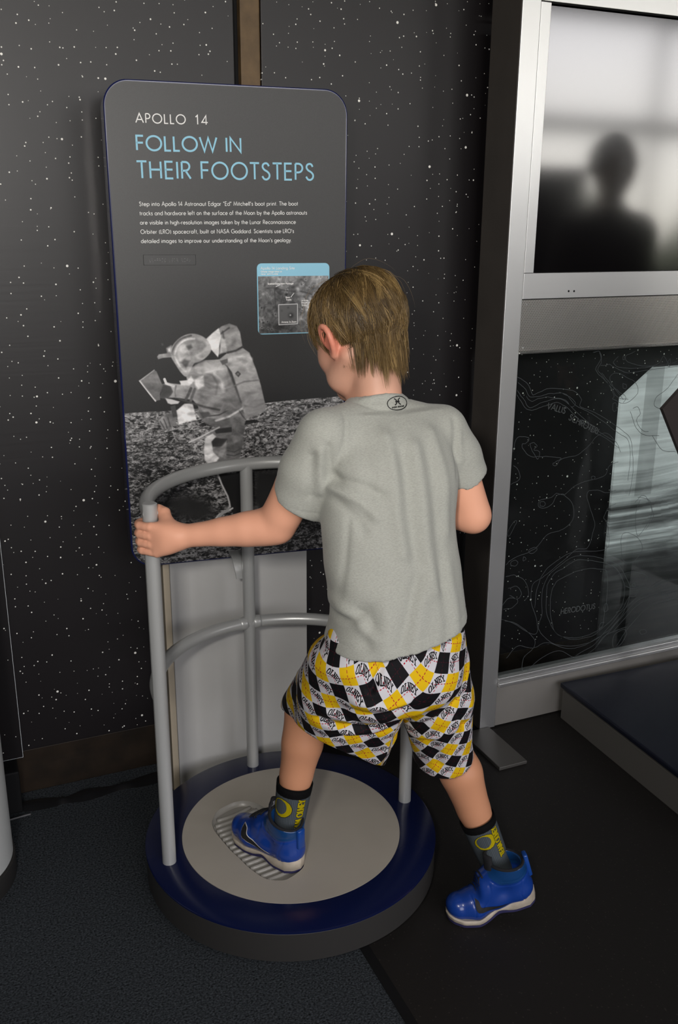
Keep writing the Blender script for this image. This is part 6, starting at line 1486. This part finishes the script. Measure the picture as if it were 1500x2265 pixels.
# ---- shoes (local axes: x to the toe, y to the wearer's left, z up)
SL = .206
def outline(t):
    """half widths (left, right of the sole's axis) of a left shoe along 0..1"""
    lat = np.interp(t, [0, .03, .10, .25, .45, .68, .84, .94, .985, 1], [.0, .018, .030, .034, .034, .041, .0385, .026, .013, 0])
    med = np.interp(t, [0, .03, .10, .25, .45, .68, .84, .94, .985, 1], [.0, .018, .029, .030, .028, .0385, .0365, .025, .013, 0])
    return lat, med
def sole_ring(n=40):
    ts = (1-np.cos(np.linspace(0, math.pi, n)))/2
    lat, med = outline(ts); x = ts*SL
    return [(x[i], lat[i]) for i in range(n)]+[(x[i], -med[i]) for i in range(n-2, 0, -1)]
def shoe_upper():
    h = .002
    s = SDF((-.02, -.06, .0), (.23, .06, .165), h)
    fl = (A_(0, 0, 1), 1.25)
    s.chain([A_(.036, 0, .040), A_(.085, .001, .040), A_(.140, .002, .034), A_(.176, .001, .030)], [.0325, .0325, .0365, .0315], .012, flat=(A_(0, 0, 1), 1.1))
    s.cone(A_(.034, 0, .050), A_(.042, 0, .125), .0335, .0385, .014)
    s.chain([A_(.060, 0, .095), A_(.105, .0, .068), A_(.150, .0, .042)], [.034, .030, .025], .014)
    s.cut(A_(0, 0, .012), A_(0, 0, -1))
    # slanted collar line, lower at the heel side, notched at the throat
    s.cut(A_(.040, 0, .1165), A_(-.30, 0, 1), .002)
    s.cone(A_(.044, 0, .092), A_(.046, 0, .150), .0295, .0345, .003, 'sub')
    V, F = s.mesh(2, .5); N = normals(V, F); P2 = V[:, [0, 2]]
    for pl, dp, wd in (([(-.01, .088), (.035, .078), (.070, .082), (.088, .098)], .0011, .0018), ([(.094, .090), (.098, .066), (.112, .048), (.140, .034)], .0011, .0018), ([(.158, .066), (.150, .045), (.149, .026)], .0009, .0016), ([(.030, .024), (.034, .050), (.022, .080)], .0009, .0016), ([(-.01, .096), (.030, .088), (.066, .094)], .0007, .0014)):
        d = polyline_dist(P2, [A_(*q) for q in catmull(pl, 6)]); V = V-N*(dp*np.exp(-(d/wd)**2)*(np.abs(V[:, 1]) > .012))[:, None]
    return V, F
SU = shoe_upper()
M_blue = mat('royal_blue_synthetic', (.007, .042, .250), .26, spec=.5, coat=.25); at_ = col_attr(M_blue); M_blue.node_tree.links.new(at_.outputs['Color'], bsdf(M_blue).inputs['Base Color']); M_navyrub = mat('navy_outsole', (.020, .018, .070), .6); M_cream = mat('worn_cream_midsole', (.44, .38, .30), .6, var=.22, vscale=40)
M_lining = mat('black_collar_lining', (.006, .006, .008), .9); M_swhite = mat('white_swoosh_edge', (.7, .68, .66), .5); M_lace = mat('black_lace', (.006, .006, .007), .8); M_grey = mat('grey_tag', (.25, .25, .26), .6)
def make_shoe(origin, toe_dir, pitch, flex, side, label, rl=0.0):
    """side +1 left shoe, -1 right shoe; flex lifts the heel about the ball of the foot"""
    d = np.array(toe_dir, float); d[2] = 0; d /= np.linalg.norm(d); up = A_(0, 0, 1); lf = np.cross(up, d)
    Rr = Matrix.Rotation(rl, 3, Vector(d)); lf = np.array(Rr @ Vector(lf)); up = np.array(Rr @ Vector(up))
    XB, = (.142,)
    def tw(P):
        P = np.array(P, float).reshape(-1, 3).copy(); P[:, 1] *= side
        if flex:
            w = np.clip((XB+.015-P[:, 0])/.05, 0, 1); w = w*w*(3-2*w)
            # rotate the rear part progressively about the ball
            a = flex*w; x = P[:, 0]-XB; z = P[:, 2].copy()
            P[:, 0] = XB+x*np.cos(a)+z*np.sin(a)*1.0; P[:, 2] = -x*np.sin(a)+z*np.cos(a)
            a2 = flex*.0
        # toe spring
        t = np.clip((P[:, 0]-.165)/.05, 0, 1); P[:, 2] += .006*t*t
        return origin+P[:, :1]*d+P[:, 1:2]*lf+P[:, 2:3]*up
    fx = (lambda F: F) if side > 0 else (lambda F: F[:, ::-1] if isinstance(F, np.ndarray) else [tuple(reversed(f)) for f in F])
    V, F = SU
    V = V+0; 
    sh = put('shoe', tw(V), fx(F), M_blue, boy, smooth=True, label=label)
    bv = tree(V, F)
    zl = np.interp(V[:, 0], [-.02, .035, .070, .092], [.090, .080, .084, .106]); cb = np.clip((V[:, 2]-zl)/.003, 0, 1)[:, None]*(V[:, :1] < .09)
    set_col(sh, (1-cb)*A_(.007, .042, .250)+cb*A_(.006, .045, .155))
    # midsole and outsole
    ring = sole_ring(); n = len(ring); c = A_(.1, 0)
    def sole(levels, name, m, lab=None):
        V = []; F = []
        for zf_, ins in levels:
            for x, y in ring:
                t = x/SL; z = zf_(t); k = 1-ins/.04
                V.append((SL*.5+(x-SL*.5)*(1-ins/.1), y*k, z))
        for i in range(len(levels)-1):
            for k in range(n): F.append((i*n+k, (i+1)*n+k, (i+1)*n+(k+1) % n, i*n+(k+1) % n))
        F.append(tuple(range(n))); F.append(tuple((len(levels)-1)*n+k for k in range(n-1, -1, -1)))
        return put(name, tw(V), fx(F), m, sh, smooth=True, angle=50, label=lab)
    arch = lambda t: .006+.010*math.exp(-((t-.42)/.10)**2)
    top = lambda t: .030-.012*min(1, max(0, (t-.15)/.5))+.004*math.exp(-((t-.05)/.12)**2)
    sole([(lambda t: arch(t)-.001, .0035), (lambda t: arch(t)+.002, 0), (lambda t: top(t)-.003, -.0012), (lambda t: top(t), .0012), (lambda t: top(t)-.001, .006)], 'midsole', M_cream, 'worn cream midsole')
    sole([(lambda t: 0.0+.008*math.exp(-((t-.42)/.10)**2), .004), (lambda t: .0015+.008*math.exp(-((t-.42)/.10)**2), .001), (lambda t: arch(t)+.0005, .001)], 'outsole', M_navyrub, 'dark navy outsole')
    # swoosh on both sides
    def side_patch(pts_top, pts_bot, s_, lift, name, m, k=22, rows=4, grow=0):
        a = catmull(pts_top, 8); b = catmull(pts_bot, 8); t = np.linspace(0, 1, k)
        ia = np.linspace(0, len(a)-1, k); A = np.stack([np.interp(ia, range(len(a)), a[:, q]) for q in (0, 1)], 1); ib = np.linspace(0, len(b)-1, k); B = np.stack([np.interp(ib, range(len(b)), b[:, q]) for q in (0, 1)], 1)
        cxy = (A+B)/2; 
        if grow:
            dv = A-B; dv /= np.linalg.norm(dv, axis=1)[:, None]+1e-9; A = A+dv*grow; B = B-dv*grow; A[0] += (A[0]-A[1])/np.linalg.norm(A[0]-A[1]+1e-9)*grow; B[0] = A[0]
        V = []
        for r in range(rows+1):
            for i in range(k):
                p = A[i]+(B[i]-A[i])*r/rows
                h = bv.ray_cast(Vector((p[0], .1*s_, p[1])), Vector((0, -s_, 0)))
                V.append((p[0], (h[0].y if h[0] else .03*s_)+s_*lift, p[1]))
        F = [(r*k+i, r*k+i+1, (r+1)*k+i+1, (r+1)*k+i) for r in range(rows) for i in range(k-1)]
        if s_ < 0: F = [tuple(reversed(f)) for f in F]
        return put(name, tw(V), fx(F), m, sh, smooth=True)
    tp = [(.150, .066), (.137, .062), (.131, .050), (.112, .043), (.085, .036), (.062, .032)]; bt = [(.150, .066), (.150, .052), (.143, .040), (.118, .034), (.088, .031), (.062, .032)]
    for s_ in (1, -1):
        if side > 0: side_patch(tp, bt, s_, .0006, 'swoosh_edge', M_swhite, grow=.0014)
        side_patch(tp, bt, s_, .0012, 'swoosh', M_ink)
    # collar lining: dark ring standing in the opening, tongue with tag, heel tab, laces
    cz = lambda x: .1165+.30*(x-.040)
    a_ = np.linspace(0, 2*math.pi, 33)[:-1]
    P = [(.044+.0365*math.cos(t), .0352*math.sin(t), cz(.044+.0365*math.cos(t))-.001) for t in a_]; V_, F_ = tube(P, .0035, 8, False, True)
    put('collar_lining', tw(V_), fx(F_), M_lining, sh, smooth=True, label='black padded collar edge')
    V_ = []; F_ = []
    for i, (x, z, wd) in enumerate(((.108, .082, .014), (.096, .100, .017), (.091, .120, .019), (.089, .138, .0185), (.087, .150, .013))):
        for j in range(7):
            q = (j-3)/3; V_.append((x-.010*q*q, wd*q, z-.004*q*q*(i > 3)))
        for j in range(7):
            q = (j-3)/3; V_.append((x-.006-.010*q*q, wd*q*.92, z-.001-.004*q*q*(i > 3)))
    for i in range(4):
        for j in range(6):
            a = i*14+j; F_ += [(a, a+1, a+15, a+14), (a+7, a+21, a+22, a+8)]
        for j in (0, 6):
            a = i*14+j; F_.append((a, a+14, a+21, a+7) if j == 0 else (a, a+7, a+21, a+14))
    for j in range(6): a = 56+j; F_.append((a, a+1, a+8, a+7))
    tg = put('tongue', tw(V_), fx(F_), M_lining, sh, smooth=True, label='black padded tongue')
    put('tongue_tag', tw([(.0818, -.008, .128), (.0818, .008, .128), (.0805, .008, .142), (.0805, -.008, .142)]), fx([(0, 3, 2, 1)]), M_grey, tg, label='small grey tag')
    bmh = box(-.006, .004, -.010, .010, .062, .108 if side > 0 else .118, .003); bmh.verts.ensure_lookup_table(); V_ = [v.co[:] for v in bmh.verts]; bmh.verts.index_update(); F_ = [tuple(v.index for v in f.verts) for f in bmh.faces]; bmh.free()
    V_ = [(x+.0015+.010*(z-.09)**2*40*(1 if z > .09 else 0), y, z) for x, y, z in V_]
    ht = put('heel_tab', tw(V_), fx(F_), M_blue, sh, smooth=True, angle=50); set_col(ht, np.tile(A_(.008, .055, .27), (len(V_), 1)))
    LV = []
    for i in range(5):
        x = .106+.0095*i; z = .086-.0065*i; w_ = .016-.0006*i
        hz = bv.ray_cast(Vector((x, 0, .2)), Vector((0, 0, -1))); z0 = hz[0].z if hz[0] else z
        P = [(x+.003*q, w_*q, (bv.ray_cast(Vector((x+.003*q, w_*q, .2)), Vector((0, 0, -1)))[0] or Vector((0, 0, z0))).z+.0018) for q in np.linspace(-1, 1, 7)]
        LV.append(tube(P, .0021, 7))
    b0 = A_(.104, 0, .094)
    for q in (1, -1):
        LV.append(tube(catmull([b0, b0+A_(.006, .012*q, .010), b0+A_(.014, .022*q, .002), b0+A_(.010, .014*q, -.006), b0], 5), .0017, 7))
        LV.append(tube(catmull([b0, b0+A_(.012, .010*q, .002), b0+A_(.022, .020*q, -.010)], 5), .0017, 7))
    V_, F_ = join(LV); put('laces', tw(V_), fx(F_), M_lace, sh, smooth=True, label='black laces')
    return sh
make_shoe(A_(.6150, 1.588, ZP-PD+.0055), (-.085, .185, 0), 0, 0, 1, 'royal blue high-top shoe standing in the boot print')
make_shoe(A_(1.091, 1.374, .0), (-.206, .062, 0), 0, math.radians(17), -1, 'royal blue high-top shoe on the floor with its heel raised')

# ------------------------------------------------------------------ the visitor mirrored in the screen
vs = thing('person', 'adult in dark clothes standing before the windows, mirrored in the kiosk screen', 'person', (2.6, .95, 0))
def visitor():
    s = SDF((2.1, .6, 0), (3.1, 1.35, 1.80), .010); c = A_(2.6, .95, 0); o = lambda x, y, z: c+A_(x, y, z)
    for q in (1, -1):
        s.chain([o(.09*q, 0, .92), o(.10*q, .01, .50), o(.10*q, -.01, .08)], [.085, .06, .042], .04)
        s.chain([o(.10*q, -.03, .05), o(.11*q, .14, .03)], [.045, .035], .02)
        s.chain([o(.18*q, 0, 1.42), o(.25*q, -.02, 1.14), o(.23*q, .10, .92)], [.055, .045, .036], .04)
        s.chain([o(.23*q, .10, .92), o(.225*q, .13, .86)], [.038, .030], .02)
        for i in range(4): s.chain([o(.225*q, .115+.016*i, .86), o(.222*q, .13+.014*i, .80-.004*abs(i-1.5)), o(.21*q, .125+.014*i, .775)], [.010, .009, .008], .004)
        s.chain([o(.222*q, .10, .88), o(.205*q, .165, .84)], [.012, .009], .01)
    s.chain([o(0, 0, .95), o(0, 0, 1.15), o(0, 0, 1.38)], [.14, .13, .15], .06); s.chain([o(-.15, 0, 1.41), o(.15, 0, 1.41)], [.075, .075], .06)
    s.chain([o(0, 0, 1.45), o(0, .02, 1.58)], [.055, .05], .03)
    s.ell(o(0, .02, 1.66), (.075, .095, .115), None, .02); s.cone(o(0, .11, 1.655), o(0, .128, 1.632), .010, .013, .012)
    for q in (1, -1): s.ell(o(.076*q, .01, 1.645), (.012, .022, .03), None, .006)
    return s.mesh(2, .5)
V, F = visitor()
M_dark = mat('dark_clothes', (.015, .012, .012), .9); M_vis = mat('visitor_skin', (.35, .2, .13), .6)
vb = put('body', V, F, M_dark, vs, smooth=True)
vb.data.materials.append(M_vis)
zc = V[F].mean(1)[:, 2]; yc = V[F].mean(1)
mi = ((zc > 1.50) | ((zc < .90) & (zc > .70) & (np.abs(yc[:, 0]-2.6) > .17))).astype(np.int32); vb.data.polygons.foreach_set('material_index', mi)
bm = bmesh.new(); bmesh.ops.create_uvsphere(bm, u_segments=28, v_segments=18, radius=1)
for v in list(bm.verts):
    x, y, z = v.co; v.co = Vector((2.6+.090*x, .95-.002+.104*y, 1.690+.094*z))
bmesh.ops.delete(bm, geom=[v for v in bm.verts if v.co.y > 1.025 and v.co.z < 1.72 or v.co.z < 1.60], context='VERTS')
bm_put('hair', bm, M_hairbase, vs, smooth=True)
for q in (1, -1):
    bm = bmesh.new(); bmesh.ops.create_uvsphere(bm, u_segments=10, v_segments=8, radius=.012); bmesh.ops.translate(bm, verts=bm.verts, vec=Vector((2.6+.03*q, .95+.105, 1.675))); bm_put('eye', bm, M_eye, vs, smooth=True)
pt = thing('exhibit_partition', 'low dark exhibit partition standing before the windows, mirrored in the screen', 'partition', (2.6, .35, 0))
slab('panel', 2.2, 2.95, .30, .35, .05, 1.70, M_dark, pt, bev=.004); slab('foot', 2.25, 2.33, .12, .53, 0, .05, M_black, pt, bev=.004); slab('foot', 2.8, 2.88, .12, .53, 0, .05, M_black, pt, bev=.004)
# housing and rod of the added lamp, unseen behind the viewer
lt = thing('added_lamp', 'unseen rectangular lamp behind the viewer, added for crisper shadows', 'lamp', (.35, -1.1, 3.0))
rt = Matrix.Rotation(math.radians(-8), 3, 'Z') @ Matrix.Rotation(math.radians(38), 3, 'X')
bm = box(-.27, .27, -.145, .145, .01, .05, .004)
for v in bm.verts: v.co = rt @ v.co+Vector((.35, -1.1, 3.0))
bm_put('housing', bm, M_black, lt)
V, F = tube([(.35, -1.13, 3.04), (.35, -1.13, 3.598)], .008, 8); put('rod', V, F, M_black, lt, smooth=True)
